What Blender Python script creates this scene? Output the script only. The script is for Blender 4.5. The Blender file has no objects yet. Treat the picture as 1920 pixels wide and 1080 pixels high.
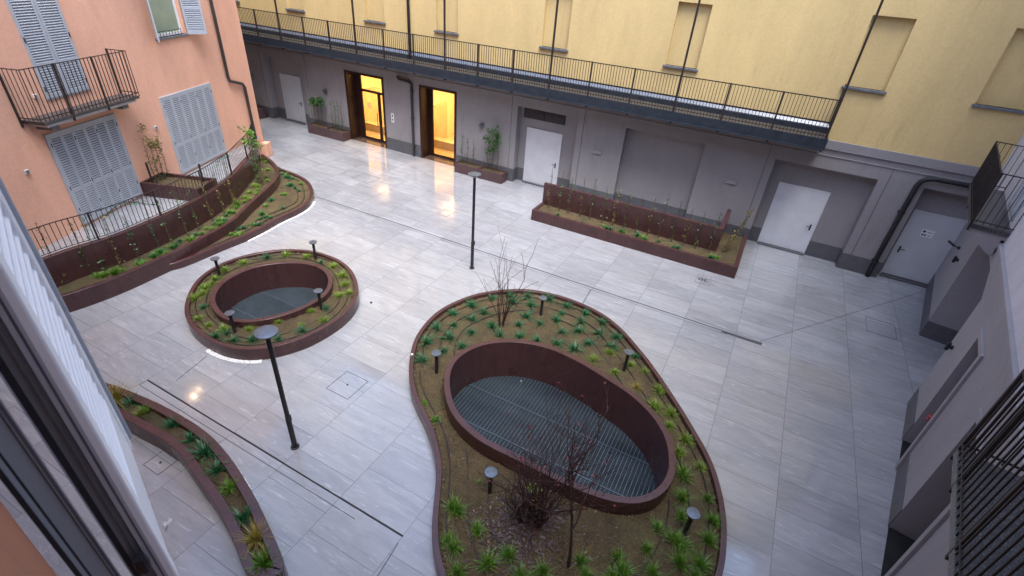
import bpy, bmesh, math, random
from mathutils import Vector, Matrix
random.seed(7)
R = math.radians
sc = bpy.context.scene
COL = sc.collection

# ------------------------------------------------------------------ camera
F_PX, PITCH, ROLL, YAW, CAM_H = 938.493, .576221625, -.0826815749, -.447339426, 8.2
fw = Vector((math.sin(YAW)*math.cos(PITCH), math.cos(YAW)*math.cos(PITCH), -math.sin(PITCH)))
rt0 = Vector((math.cos(YAW), -math.sin(YAW), 0))
dn0 = fw.cross(rt0)
rt = math.cos(ROLL)*rt0 + math.sin(ROLL)*dn0
dn = -math.sin(ROLL)*rt0 + math.cos(ROLL)*dn0
camd = bpy.data.cameras.new('camera')
cam = bpy.data.objects.new('camera', camd)
COL.objects.link(cam)
cam.matrix_world = Matrix(((rt.x, -dn.x, -fw.x, 0), (rt.y, -dn.y, -fw.y, 0), (rt.z, -dn.z, -fw.z, CAM_H), (0, 0, 0, 1)))
camd.sensor_width = 36; camd.lens = F_PX/1920*36
camd.clip_start = .05; camd.clip_end = 200
camd.dof.use_dof = True; camd.dof.focus_distance = 12; camd.dof.aperture_fstop = 6.3
sc.camera = cam

# ------------------------------------------------------------------ light
SUN_EL, SUN_AZ = 68, 140          # degrees; azimuth measured clockwise from +Y
w = bpy.data.worlds.new('World'); sc.world = w; w.use_nodes = True
nt = w.node_tree
sky = nt.nodes.new('ShaderNodeTexSky'); sky.sky_type = 'NISHITA'; sky.sun_disc = False
sky.sun_elevation = R(SUN_EL); sky.sun_rotation = R(SUN_AZ)
sky.air_density = 1.0; sky.dust_density = 2.0; sky.ozone_density = 1.0
bg = nt.nodes['Background']; bg.inputs[1].default_value = .125
nt.links.new(sky.outputs[0], bg.inputs[0])
sd = bpy.data.lights.new('sun', 'SUN'); sd.energy = 1.0; sd.angle = R(34); sd.color = (.93, .96, 1)
so = bpy.data.objects.new('sun', sd); COL.objects.link(so)
dirv = Vector((math.sin(R(SUN_AZ))*math.cos(R(SUN_EL)), math.cos(R(SUN_AZ))*math.cos(R(SUN_EL)), math.sin(R(SUN_EL))))
so.rotation_euler = dirv.to_track_quat('Z', 'Y').to_euler(); so.location = (0, 0, 30)
sc.view_settings.view_transform = 'Standard'; sc.view_settings.look = 'None'
sc.view_settings.exposure = 2.35; sc.view_settings.gamma = 1

# ------------------------------------------------------------------ survey helpers (pixel of the photograph -> point of the place)
def ray(px, py):
    return rt*((px-960)/F_PX) + dn*((py-540)/F_PX) + fw
def G(px, py, z=0.0):
    d = ray(px, py); t = (z-CAM_H)/d.z
    return Vector((d.x*t, d.y*t, z))

class Frame:
    """vertical wall plane: u along, n outwards, z up"""
    def __init__(s, o, ang, flip=False):
        s.o = Vector((o[0], o[1], 0)); s.u = Vector((math.cos(R(ang)), math.sin(R(ang)), 0))
        s.n = Vector((s.u.y, -s.u.x, 0))*(-1 if flip else 1)
    def P(s, u, n, z): return s.o + s.u*u + s.n*n + Vector((0, 0, z))
    def pix(s, px, py, off=0):
        d = ray(px, py); t = (s.n.dot(s.o)+off)/(s.n.dot(d)); P = d*t
        return (P-s.o).dot(s.u), P.z+CAM_H
FAR = Frame((0, 19.05), 0)                     # normal -y
LEFT = Frame((-20.13, 14.61), 111.25)          # normal +x
RIGHT = Frame((4.59, 10.86), 79.5, True)       # normal -x
NEAR = Frame((0, -.12), 175.2)                 # normal +y
WORLD = Frame((0, 0), 0, True)                 # u = x, n = y

# ------------------------------------------------------------------ materials
def new_mat(name):
    m = bpy.data.materials.new(name); m.use_nodes = True
    return m, m.node_tree, m.node_tree.nodes['Principled BSDF']
def N(t, kind, **kw):
    n = t.nodes.new(kind)
    for k, v in kw.items(): setattr(n, k, v)
    return n
def ramp(t, stops):
    r = N(t, 'ShaderNodeValToRGB'); el = r.color_ramp.elements
    while len(el) < len(stops): el.new(.5)
    for e, (p, c) in zip(el, stops):
        e.position = p; e.color = (*c, 1) if len(c) == 3 else c
    return r
def obj_coord(t, scale=(1, 1, 1), rot=(0, 0, 0)):
    g = N(t, 'ShaderNodeNewGeometry'); mp = N(t, 'ShaderNodeMapping')
    mp.inputs['Scale'].default_value = scale; mp.inputs['Rotation'].default_value = rot
    t.links.new(g.outputs['Position'], mp.inputs[0]); return mp.outputs[0]
def noise(t, co, scale, detail=4, rough=.55, dist=0):
    n = N(t, 'ShaderNodeTexNoise'); n.inputs['Scale'].default_value = scale
    n.inputs['Detail'].default_value = detail; n.inputs['Roughness'].default_value = rough
    n.inputs['Distortion'].default_value = dist
    t.links.new(co, n.inputs['Vector']); return n.outputs['Fac']
def mix(t, fac, a, b, mode='MIX'):
    m = N(t, 'ShaderNodeMix', data_type='RGBA', blend_type=mode)
    for s, v in ((0, fac), (6, a), (7, b)):
        if hasattr(v, 'is_linked') or hasattr(v, 'links'): t.links.new(v, m.inputs[s])
        else: m.inputs[s].default_value = v if s == 0 else (*v, 1)
    return m.outputs[2]
def bump(t, b, h, strength, dist=.01, prev=None):
    n = N(t, 'ShaderNodeBump'); n.inputs['Strength'].default_value = strength; n.inputs['Distance'].default_value = dist
    t.links.new(h, n.inputs['Height'])
    if prev: t.links.new(prev, n.inputs['Normal'])
    t.links.new(n.outputs[0], b.inputs['Normal']); return n.outputs[0]

def plain(name, c1, c2=None, scale=3, rough=.6, bscale=60, bstr=.15, bdist=.004, rough_var=0, metal=0, lo=.35, hi=.65):
    m, t, b = new_mat(name)
    c2 = c2 or tuple(x*.8 for x in c1)
    co = obj_coord(t)
    r = ramp(t, [(lo, c1), (hi, c2)]); t.links.new(noise(t, co, scale, 6, .6), r.inputs[0])
    t.links.new(r.outputs[0], b.inputs['Base Color'])
    b.inputs['Roughness'].default_value = rough; b.inputs['Metallic'].default_value = metal
    if rough_var:
        rr = ramp(t, [(.3, (rough-rough_var,)*3), (.7, (rough+rough_var,)*3)])
        t.links.new(noise(t, co, scale*2.3, 5), rr.inputs[0]); t.links.new(rr.outputs[0], b.inputs['Roughness'])
    if bstr: bump(t, b, noise(t, co, bscale, 5, .7), bstr, bdist)
    return m

def plaster(name, c, stain=.86, dark=None):
    m, t, b = new_mat(name)
    co = obj_coord(t); co2 = obj_coord(t, (1, 1, .35))
    c2 = tuple(x*stain for x in c)
    r = ramp(t, [(.3, c2), (.62, c)]); t.links.new(noise(t, co2, .9, 8, .62, .4), r.inputs[0])
    r2 = ramp(t, [(.42, (.95, .95, .95)), (.6, (1.03, 1.03, 1.03))]); t.links.new(noise(t, co, 14, 8, .75), r2.inputs[0])
    out = mix(t, 1.0, r.outputs[0], r2.outputs[0], 'MULTIPLY')
    # splash dirt and drips with a shape of their own
    r3 = ramp(t, [(.58, (1, 1, 1)), (.74, (.8, .78, .76))]); t.links.new(noise(t, obj_coord(t, (3, 3, .35)), 1.3, 6, .6), r3.inputs[0])
    out = mix(t, .6, out, r3.outputs[0], 'MULTIPLY')
    t.links.new(out, b.inputs['Base Color']); b.inputs['Roughness'].default_value = .85
    p = bump(t, b, noise(t, co, 70, 6, .7), .14, .006)
    bump(t, b, noise(t, co, 2.2, 3), .25, .03, p)
    return m

M = {}
M['yellow'] = plaster('yellow_plaster', (.65, .485, .22))
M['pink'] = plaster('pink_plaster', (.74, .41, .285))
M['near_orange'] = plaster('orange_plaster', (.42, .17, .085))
M['grey'] = plaster('grey_plaster', (.265, .25, .257))
M['lilac'] = plaster('lilac_plaster', (.295, .28, .292))
M['white_wall'] = plaster('white_plaster', (.58, .56, .60))
M['plinth'] = plain('plinth_stone', (.105, .105, .115), (.08, .08, .088), 5, .5, 80, .2)
M['door'] = plain('door_paint', (.62, .63, .66), (.56, .57, .60), 2, .45, 100, .03)
M['door_grey'] = plain('grey_door_paint', (.50, .52, .54), (.46, .48, .50), 2, .45, 100, .03)
M['black'] = plain('black_metal', (.018, .018, .022), (.03, .028, .03), 6, .42, 50, .08, rough_var=.1)
M['rail'] = plain('dark_railing_metal', (.022, .018, .018), (.035, .028, .026), 6, .5, 50, .1)
M['pipe'] = plain('dark_pipe_metal', (.03, .027, .03), (.045, .038, .038), 4, .35, 30, .05, rough_var=.1)
M['steelblue'] = plain('blue_grey_steel', (.018, .024, .034), (.03, .037, .048), 4, .4, 40, .1)
M['lamp_top'] = plain('grey_lamp_metal', (.16, .18, .21), (.12, .135, .16), 8, .34, 40, .05, metal=.6)
M['maroon'] = None
M['shutter'] = plain('blue_grey_shutter_paint', (.38, .41, .455), (.34, .37, .415), 3, .5, 60, .06)
M['shutter_white'] = plain('white_shutter_paint', (.93, .94, .95), (.90, .91, .93), 5, .45, 60, .06)
M['shutter_grey'] = plain('grey_shutter_paint', (.24, .255, .28), (.20, .215, .24), 3, .45, 60, .06)
M['shutter_dark'] = plain('dark_shutter_edge', (.12, .12, .135), (.09, .09, .105), 3, .45, 60, .06)
M['white'] = plain('white_enamel', (.75, .75, .76), (.7, .7, .7), 5, .4, 60, .02)
M['sill'] = plain('grey_stone_sill', (.15, .16, .18), (.10, .11, .125), 8, .45, 90, .2)
M['brown'] = plain('brown_steel_lining', (.028, .014, .010), (.042, .02, .014), 3, .38, 40, .08)
M['granite'] = plain('speckled_granite', (.03, .032, .036), (.22, .22, .22), 60, .3, 80, .1, lo=.52, hi=.7)
M['ribbon'] = plain('white_plastic', (.8, .8, .82), (.7, .7, .72), 10, .3, 30, .1)
M['pebble'] = plain('white_pebbles', (.85, .85, .84), (.62, .61, .6), 40, .6, 60, .2)
M['bark'] = plain('dark_bark', (.05, .028, .024), (.025, .014, .012), 20, .8, 80, .5)
M['bark_red'] = plain('reddish_twig_bark', (.06, .022, .022), (.03, .012, .012), 20, .7, 80, .4)
M['cane'] = plain('bamboo_cane', (.10, .07, .028), (.06, .042, .02), 14, .6, 60, .2)
M['hose'] = plain('black_hose', (.02, .014, .012), (.03, .02, .016), 14, .5, 60, .1)
M['red'] = plain('red_enamel', (.35, .02, .03), (.28, .02, .025), 14, .4, 60, .1)
M['duct'] = plain('light_grey_flashing', (.14, .155, .19), (.10, .112, .14), 5, .25, 60, .1)
M['slab'] = plain('gallery_concrete', (.075, .064, .05), (.055, .048, .038), 5, .4, 60, .3)
M['dark_fill'] = plain('dark_opening', (.012, .012, .013), (.02, .02, .02), 5, .6, 60, .1)  # near-black fill for gaps and openings, unlit depth put into the colour
M['joint'] = plain('dark_joint', (.045, .045, .05), (.07, .07, .075), 8, .6, 60, .1)
M['fixture'] = plain('light_fixture_plastic', (.5, .5, .53), (.45, .45, .48), 8, .4, 60, .05)

for k_ in ('black', 'rail', 'steelblue', 'dark_fill', 'brown'): M[k_].node_tree.nodes['Principled BSDF'].inputs['Specular IOR Level'].default_value = .25
def leafmat(name, c1, c2, c3=None):
    m, t, b = new_mat(name)
    co = obj_coord(t)
    r = ramp(t, [(.3, c1), (.55, c2), (.75, c3 or c2)]); t.links.new(noise(t, co, 16, 3), r.inputs[0])
    t.links.new(r.outputs[0], b.inputs['Base Color']); b.inputs['Roughness'].default_value = .45
    b.inputs['Transmission Weight'].default_value = 0
    return m
M['leaf_dark'] = leafmat('dark_green_leaf', (.010, .065, .025), (.018, .11, .038), (.04, .16, .05))
M['leaf_lime'] = leafmat('lime_leaf', (.08, .15, .012), (.15, .235, .02), (.23, .30, .04))
M['leaf_gold'] = leafmat('golden_leaf', (.16, .19, .03), (.30, .22, .04), (.36, .20, .04))
M['leaf_mid'] = leafmat('mid_green_leaf', (.04, .12, .010), (.09, .205, .016), (.19, .30, .04))
M['leaf_climb'] = leafmat('climber_leaf', (.022, .07, .018), (.045, .12, .025), (.10, .16, .035))
M['leaf_red'] = leafmat('dark_red_leaf', (.06, .010, .014), (.11, .018, .024), (.13, .035, .028))
M['leaf_yellow'] = leafmat('yellowed_leaf', (.10, .10, .02), (.17, .13, .03), (.06, .09, .02))
M['litter'] = leafmat('dry_leaf', (.04, .024, .024), (.08, .052, .052), (.15, .10, .095))

def maroon():
    m, t, b = new_mat('maroon_painted_metal')
    co = obj_coord(t)
    r = ramp(t, [(.3, (.054, .023, .0235)), (.7, (.070, .031, .031))]); t.links.new(noise(t, co, 2.2, 7, .65), r.inputs[0])
    sp = ramp(t, [(.66, (0, 0, 0)), (.86, (.6, .6, .6))]); t.links.new(noise(t, obj_coord(t, (1, 1, .6)), 9, 8, .8), sp.inputs[0])
    spm = N(t, 'ShaderNodeMath', operation='MULTIPLY'); spm.inputs[1].default_value = .08; t.links.new(sp.outputs[0], spm.inputs[0]); c = mix(t, spm.outputs[0], r.outputs[0], (.10, .055, .053))
    rn = ramp(t, [(.35, (.80, .80, .82)), (.65, (1.12, 1.10, 1.08))]); t.links.new(noise(t, obj_coord(t, (4, 4, .5)), 2.2, 6, .6), rn.inputs[0]); c = mix(t, .8, c, rn.outputs[0], 'MULTIPLY')
    t.links.new(c, b.inputs['Base Color'])
    rr = ramp(t, [(.3, (.24,)*3), (.7, (.36,)*3)]); t.links.new(noise(t, co, 1.5, 3), rr.inputs[0])
    t.links.new(rr.outputs[0], b.inputs['Roughness'])
    bump(t, b, noise(t, co, 120, 4, .7), .12, .003)
    return m
M['maroon'] = maroon()

def soil():
    m, t, b = new_mat('planting_soil')
    co = obj_coord(t)
    r = ramp(t, [(.30, (.035, .026, .013)), (.5, (.082, .060, .026)), (.66, (.125, .090, .038)), (.8, (.06, .062, .02))])
    t.links.new(noise(t, co, 1.5, 14, .82), r.inputs[0])
    g = ramp(t, [(.38, (.35, .34, .32)), (.62, (1.4, 1.32, 1.2))]); t.links.new(noise(t, co, 32, 8, .85), g.inputs[0])
    c = mix(t, 1.0, r.outputs[0], g.outputs[0], 'MULTIPLY')
    ms = ramp(t, [(.58, (0, 0, 0)), (.74, (.7, .7, .7))]); t.links.new(noise(t, co, 1.1, 5, .6), ms.inputs[0])
    c = mix(t, ms.outputs[0], c, (.075, .085, .025))
    t.links.new(c, b.inputs['Base Color']); b.inputs['Roughness'].default_value = .9
    p = bump(t, b, noise(t, co, 40, 10, .8), 1.0, .03)
    bump(t, b, noise(t, co, 6, 4, .6), .6, .06, p)
    return m
M['soil'] = soil()

def paving(name, wet=True):
    m, t, b = new_mat(name)
    co = obj_coord(t, (1, 1, 1)); sw = N(t, 'ShaderNodeMapping')
    sep = N(t, 'ShaderNodeSeparateXYZ'); t.links.new(co, sep.inputs[0])
    cmb = N(t, 'ShaderNodeCombineXYZ')
    ax = N(t, 'ShaderNodeMath', operation='ADD'); ax.inputs[1].default_value = 40-.22+.0
    t.links.new(sep.outputs[0], ax.inputs[0])
    ay = N(t, 'ShaderNodeMath', operation='ADD'); ay.inputs[1].default_value = 40.3
    t.links.new(sep.outputs[1], ay.inputs[0])
    t.links.new(ay.outputs[0], cmb.inputs[0]); t.links.new(ax.outputs[0], cmb.inputs[1])
    br = N(t, 'ShaderNodeTexBrick'); br.offset = .5; br.offset_frequency = 2; br.squash = 1
    for k, v in (('Scale', 1), ('Mortar Size', .0055), ('Mortar Smooth', .3), ('Bias', 0), ('Brick Width', .72), ('Row Height', 1.4)): br.inputs[k].default_value = v
    br.inputs['Color1'].default_value = (.40, .40, .40, 1); br.inputs['Color2'].default_value = (.60, .60, .60, 1); br.inputs['Mortar'].default_value = (.5, .5, .5, 1)
    t.links.new(cmb.outputs[0], br.inputs['Vector'])
    # stone: veins run along X; shifted per tile
    v = obj_coord(t, (.55, 2.6, 1), (0, 0, R(-4)))
    shift = N(t, 'ShaderNodeVectorMath', operation='ADD'); t.links.new(v, shift.inputs[0])
    sc_ = N(t, 'ShaderNodeVectorMath', operation='SCALE'); sc_.inputs['Scale'].default_value = 9; t.links.new(br.outputs['Color'], sc_.inputs[0]); t.links.new(sc_.outputs[0], shift.inputs[1])
    r = ramp(t, [(.25, (.225, .228, .243)), (.5, (.275, .278, .293)), (.75, (.325, .327, .343))]); t.links.new(noise(t, shift.outputs[0], 1.6, 10, .65, .8), r.inputs[0])
    v2 = obj_coord(t, (1.6, 14, 1), (0, 0, R(-5)))
    sh2 = N(t, 'ShaderNodeVectorMath', operation='ADD'); t.links.new(v2, sh2.inputs[0]); t.links.new(sc_.outputs[0], sh2.inputs[1])
    fl = ramp(t, [(.60, (0, 0, 0)), (.70, (1, 1, 1))]); t.links.new(noise(t, sh2.outputs[0], 1.5, 4, .5, 1.2), fl.inputs[0])
    flm = N(t, 'ShaderNodeMath', operation='MULTIPLY'); flm.inputs[1].default_value = .55; t.links.new(fl.outputs[0], flm.inputs[0])
    c = mix(t, flm.outputs[0], r.outputs[0], (.46, .465, .48))
    dk = ramp(t, [(.26, (.84, .84, .85)), (.42, (1, 1, 1))]); t.links.new(noise(t, sh2.outputs[0], 1.1, 6, .6, .6), dk.inputs[0])
    c = mix(t, 1.0, c, dk.outputs[0], 'MULTIPLY')
    tone = ramp(t, [(.40, (.90, .90, .905)), (.60, (1.07, 1.07, 1.065))]); t.links.new(br.outputs['Color'], tone.inputs[0])
    c = mix(t, 1.0, c, tone.outputs[0], 'MULTIPLY')
    # warm drifts of dried dirt
    wd = ramp(t, [(.5, (1, 1, 1)), (.7, (1.02, 1.0, .955))]); t.links.new(noise(t, co, .35, 5, .6), wd.inputs[0])
    c = mix(t, 1.0, c, wd.outputs[0], 'MULTIPLY')
    stn = ramp(t, [(.62, (1, 1, 1)), (.72, (.80, .80, .82))]); t.links.new(noise(t, co, 1.3, 8, .72), stn.inputs[0])
    c = mix(t, .6, c, stn.outputs[0], 'MULTIPLY')
    mj = N(t, 'ShaderNodeMath', operation='MULTIPLY'); mj.inputs[1].default_value = .8; t.links.new(br.outputs['Fac'], mj.inputs[0])
    c = mix(t, mj.outputs[0], c, (.10, .10, .11))
    t.links.new(c, b.inputs['Base Color'])
    b.inputs['Specular IOR Level'].default_value = .7
    b.inputs['Coat IOR'].default_value = 1.45; b.inputs['Coat Roughness'].default_value = .05
    if wet:
        rr = ramp(t, [(.42, (.035,)*3), (.50, (.10,)*3), (.64, (.24,)*3)]); t.links.new(noise(t, co, .32, 8, .62, .5), rr.inputs[0])
        r2 = ramp(t, [(.35, (.0,)*3), (.7, (.09,)*3)]); t.links.new(noise(t, sh2.outputs[0], 1.2, 6, .6), r2.inputs[0])
        ad = N(t, 'ShaderNodeMath', operation='ADD'); t.links.new(rr.outputs[0], ad.inputs[0]); t.links.new(r2.outputs[0], ad.inputs[1])
        t.links.new(ad.outputs[0], b.inputs['Roughness'])
        cw = ramp(t, [(.44, (1, 1, 1)), (.50, (.35,)*3), (.60, (0, 0, 0))]); t.links.new(noise(t, co, .32, 8, .62, .5), cw.inputs[0]); t.links.new(cw.outputs[0], b.inputs['Coat Weight'])
    else: b.inputs['Roughness'].default_value = .45
    inv = N(t, 'ShaderNodeMath', operation='SUBTRACT'); inv.inputs[0].default_value = 1; t.links.new(br.outputs['Fac'], inv.inputs[1])
    p = bump(t, b, inv.outputs[0], .5, .004)
    bump(t, b, noise(t, sh2.outputs[0], 3, 6, .6), .05, .004, p)
    return m
M['paving'] = paving('wet_stone_paving')

def emis(name, col, s, c=None):
    m, t, b = new_mat(name)
    b.inputs['Base Color'].default_value = (*(c or col), 1); b.inputs['Emission Color'].default_value = (*col, 1); b.inputs['Emission Strength'].default_value = s
    return m
M['bulb'] = emis('warm_lamp_glow', (1, .72, .30), 22); M['bulb2'] = emis('lit_lantern_glow', (1, .80, .45), 10)
M['room'] = plain('warm_room_plaster', (.80, .70, .50), (.76, .66, .46), 2, .6, 40, .05)
M['roomfloor'] = plain('warm_room_floor', (.66, .52, .34), (.55, .42, .26), 2, .25, 40, .05)
def glass():
    m, t, b = new_mat('window_glass')
    o = t.nodes['Material Output']
    tr = N(t, 'ShaderNodeBsdfTransparent'); gl = N(t, 'ShaderNodeBsdfGlossy'); gl.inputs['Roughness'].default_value = .02
    fr = N(t, 'ShaderNodeFresnel'); fr.inputs[0].default_value = 1.5
    mx = N(t, 'ShaderNodeMixShader'); t.links.new(fr.outputs[0], mx.inputs[0]); t.links.new(tr.outputs[0], mx.inputs[1]); t.links.new(gl.outputs[0], mx.inputs[2])
    t.links.new(mx.outputs[0], o.inputs['Surface']); return m
M['glass'] = glass()
M['greenpane'] = plain('green_reflection_pane', (.28, .33, .24), (.22, .27, .19), 1.2, .12, 40, 0)  # green reflection in the glass, put into the pane's own colour

# ------------------------------------------------------------------ mesh helpers
class MB:
    def __init__(s): s.v = []; s.f = []; s.m = []
    def add(s, vs, fs, mi=0):
        b = len(s.v); s.v += [Vector(v) for v in vs]; s.f += [tuple(b+i for i in f) for f in fs]; s.m += [mi]*len(fs); return s
    def box(s, F, u0, u1, n0, n1, z0, z1, mi=0):
        p = [F.P(u, n, z) for z in (z0, z1) for n in (n0, n1) for u in (u0, u1)]
        return s.add(p, [(0, 2, 3, 1), (4, 5, 7, 6), (0, 1, 5, 4), (2, 6, 7, 3), (0, 4, 6, 2), (1, 3, 7, 5)], mi)
    def quad(s, a, b, c, d, mi=0): return s.add([a, b, c, d], [(0, 1, 2, 3)], mi)
    def tube(s, pts, r, k=6, r1=None, cap=True):
        pts = [Vector(p) for p in pts]; n = len(pts); r1 = r if r1 is None else r1; rings = []
        prev = None; vs = []; fs = []
        for i, p in enumerate(pts):
            d = (pts[min(i+1, n-1)]-pts[max(i-1, 0)])
            if d.length < 1e-9: d = Vector((0, 0, 1))
            d.normalize()
            a = prev if prev is not None and abs(prev.dot(d)) < .95 else (Vector((1, 0, 0)) if abs(d.x) < .8 else Vector((0, 1, 0)))
            x = (a-d*a.dot(d)).normalized(); y = d.cross(x); prev = x
            rr = r+(r1-r)*i/max(1, n-1)
            for j in range(k):
                an = 2*math.pi*j/k; vs.append(p+x*(math.cos(an)*rr)+y*(math.sin(an)*rr))
        for i in range(n-1):
            for j in range(k):
                fs.append((i*k+j, i*k+(j+1) % k, (i+1)*k+(j+1) % k, (i+1)*k+j))
        if cap: fs += [tuple(range(k-1, -1, -1)), tuple((n-1)*k+j for j in range(k))]
        return s.add(vs, fs)
    def lathe(s, c, prof, k=20):
        c = Vector(c); vs = []; fs = []; n = len(prof)
        for r, z in prof:
            for j in range(k): an = 2*math.pi*j/k; vs.append(c+Vector((math.cos(an)*r, math.sin(an)*r, z)))
        for i in range(n-1):
            for j in range(k): fs.append((i*k+j, i*k+(j+1) % k, (i+1)*k+(j+1) % k, (i+1)*k+j))
        fs += [tuple(range(k-1, -1, -1)), tuple((n-1)*k+j for j in range(k))]
        return s.add(vs, fs)
    def build(s, name, mats, parent=None, base=None, smooth=False, bevel=0):
        off = world_loc(parent) if parent is not None else Vector(base if base is not None else (0, 0, 0))
        me = bpy.data.meshes.new(name); me.from_pydata([v-off for v in s.v], [], s.f)
        if not isinstance(mats, (list, tuple)): mats = [mats]
        for m in mats: me.materials.append(m)
        if len(mats) > 1: me.polygons.foreach_set('material_index', s.m)
        if smooth: me.polygons.foreach_set('use_smooth', [True]*len(me.polygons))
        me.update()
        o = bpy.data.objects.new(name, me); COL.objects.link(o)
        if parent is not None: o.parent = parent
        else: o.location = off
        if bevel:
            bv = o.modifiers.new('bevel', 'BEVEL'); bv.width = bevel; bv.segments = 2; bv.limit_method = 'ANGLE'
        return o
def world_loc(o):
    l = Vector(o.location)
    while o.parent: o = o.parent; l += o.location
    return l
def tag(o, label=None, cat=None, group=None, kind=None):
    if label: o['label'] = label
    if cat: o['category'] = cat
    if group: o['group'] = group
    if kind: o['kind'] = kind
    return o
def empty(name, loc, label, cat, group=None):
    o = bpy.data.objects.new(name, None); COL.objects.link(o); o.location = loc; o.empty_display_size = .2
    return tag(o, label, cat, group)
def copy_tree(o, loc=None, parent=None, label=None, rz=None):
    c = o.copy(); COL.objects.link(c)
    if parent is not None: c.parent = parent
    if loc is not None: c.location = loc
    if rz is not None: c.rotation_euler[2] = rz
    if label: c['label'] = label
    for ch in list(o.children): copy_tree(ch, None, c)
    return c

def smooth_open(pts, sub=6):
    out = []; n = len(pts)
    for i in range(n-1):
        p0, p1, p2, p3 = pts[max(i-1, 0)], pts[i], pts[i+1], pts[min(i+2, n-1)]
        for k in range(sub):
            t = k/sub
            out.append(.5*((2*p1)+(-p0+p2)*t+(2*p0-5*p1+4*p2-p3)*t*t+(-p0+3*p1-3*p2+p3)*t**3))
    out.append(pts[-1]); return out
def resample(pts, step, closed=False):
    P = pts+([pts[0]] if closed else []); L = [0]
    for a, b in zip(P, P[1:]): L.append(L[-1]+(b-a).length)
    n = max(2, round(L[-1]/step)); out = []; j = 0
    for i in range(n+(0 if closed else 1)):
        t = L[-1]*i/n
        while j < len(L)-2 and L[j+1] < t: j += 1
        s = (t-L[j])/max(1e-9, L[j+1]-L[j]); out.append(P[j].lerp(P[j+1], s))
    return out
def relax(pts, it, closed=True):
    n = len(pts)
    for _ in range(it):
        q = list(pts)
        for i in range(n):
            if not closed and i in (0, n-1): continue
            q[i] = (pts[i-1]+pts[i]*2+pts[(i+1) % n])/4
        pts = q
    return pts
def area(p): return sum(a.x*b.y-b.x*a.y for a, b in zip(p, p[1:]+p[:1]))/2
def closed_curve(pix, z, step=.12, it=3):
    pts = [G(x, y, z) for x, y in pix]
    n = len(pts); ext = pts[-2:]+pts+pts[:3]
    sm = smooth_open(ext, 8)[16:16+8*n]
    p = relax(resample(sm, step, True), it)
    return p if area(p) > 0 else p[::-1]
def offset(pts, d, closed=True):
    """positive d = to the left of travel (inside, for a CCW loop)"""
    n = len(pts); out = []
    for i in range(n):
        a = pts[i-1] if closed or i else pts[i]; b = pts[(i+1) % n] if closed or i < n-1 else pts[i]
        t = (b-a); t.z = 0; t.normalize(); out.append(pts[i]+Vector((-t.y, t.x, 0))*d)
    return out
def setz(pts, z): return [Vector((p.x, p.y, z)) for p in pts]
def ring_wall(outer, wdt, z0, z1, closed=True, zin=None):
    """curb following a curve: outer face, top, inner face; small rounded arris"""
    m = MB(); inn = offset(outer, wdt, closed); c = .006; n = len(outer)
    o2 = offset(outer, c, closed); i2 = offset(outer, wdt-c, closed)
    rows = [setz(outer, z0), setz(outer, z1-c), setz(o2, z1), setz(i2, z1), setz(inn, z1-c), setz(inn, z0 if zin is None else zin)]
    vs = [p for r in rows for p in r]; fs = []
    rng = n if closed else n-1
    for k in range(len(rows)-1):
        for i in range(rng):
            j = (i+1) % n; fs.append((k*n+i, k*n+j, (k+1)*n+j, (k+1)*n+i))
    if not closed:
        fs.append(tuple(k*n for k in range(6))); fs.append(tuple(k*n+n-1 for k in range(5, -1, -1)))
    return m.add(vs, fs)
def fill(loops, z, name, mat, parent=None, base=None):
    bm = bmesh.new(); off = world_loc(parent) if parent is not None else Vector(base or (0, 0, 0)); es = []
    for lp in loops:
        vs = [bm.verts.new(Vector((p.x, p.y, z))-off) for p in lp]
        for a, b in zip(vs, vs[1:]+vs[:1]): es.append(bm.edges.new((a, b)))
    bmesh.ops.triangle_fill(bm, use_beauty=True, use_dissolve=False, edges=es)
    for f in bm.faces:
        if f.normal.z < 0: f.normal_flip()
    me = bpy.data.meshes.new(name); bm.to_mesh(me); bm.free(); me.materials.append(mat)
    o = bpy.data.objects.new(name, me); COL.objects.link(o)
    if parent is not None: o.parent = parent
    else: o.location = off
    return o
from mathutils import noise as mnoise
def mound(loops, z, name, mat, parent, cell=.07, amp=.035):
    o = fill(loops, z-.03, name, mat, parent)
    out, hole = loops[0], (loops[1] if len(loops) > 1 else None)
    oi = offset(out, .05) if area(out) > 0 else out
    xs = [p.x for p in out]; ys = [p.y for p in out]; x0, y0 = min(xs), min(ys); nx, ny = int((max(xs)-x0)/cell)+2, int((max(ys)-y0)/cell)+2
    off = world_loc(o); vid = {}; vs = []; fs = []
    def h(x, y):
        v = Vector((x, y, 0)); return z+amp*mnoise.noise(v*1.3)+amp*.55*mnoise.noise(v*5)+amp*.45*mnoise.noise(v*14)
    ok = {}
    for i in range(nx):
        for j in range(ny):
            p = Vector((x0+i*cell, y0+j*cell, 0)); ok[i, j] = inside(p, out) and not (hole and inside(p, hole))
    def g(i, j):
        if (i, j) not in vid: vid[i, j] = len(vs); vs.append(Vector((x0+i*cell, y0+j*cell, h(x0+i*cell, y0+j*cell)))-off)
        return vid[i, j]
    for i in range(nx-1):
        for j in range(ny-1):
            if ok[i, j] and ok[i+1, j] and ok[i, j+1] and ok[i+1, j+1]: fs.append((g(i, j), g(i+1, j), g(i+1, j+1), g(i, j+1)))
    bm = bmesh.new(); bm.from_mesh(o.data); b = [bm.verts.new(v) for v in vs]
    for f in fs: bm.faces.new([b[k] for k in f]).smooth = True
    bm.to_mesh(o.data); bm.free(); return o
def inside(p, poly):
    c = False; n = len(poly); j = n-1
    for i in range(n):
        a, b = poly[i], poly[j]
        if (a.y > p.y) != (b.y > p.y) and p.x < (b.x-a.x)*(p.y-a.y)/(b.y-a.y)+a.x: c = not c
        j = i
    return c
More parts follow.
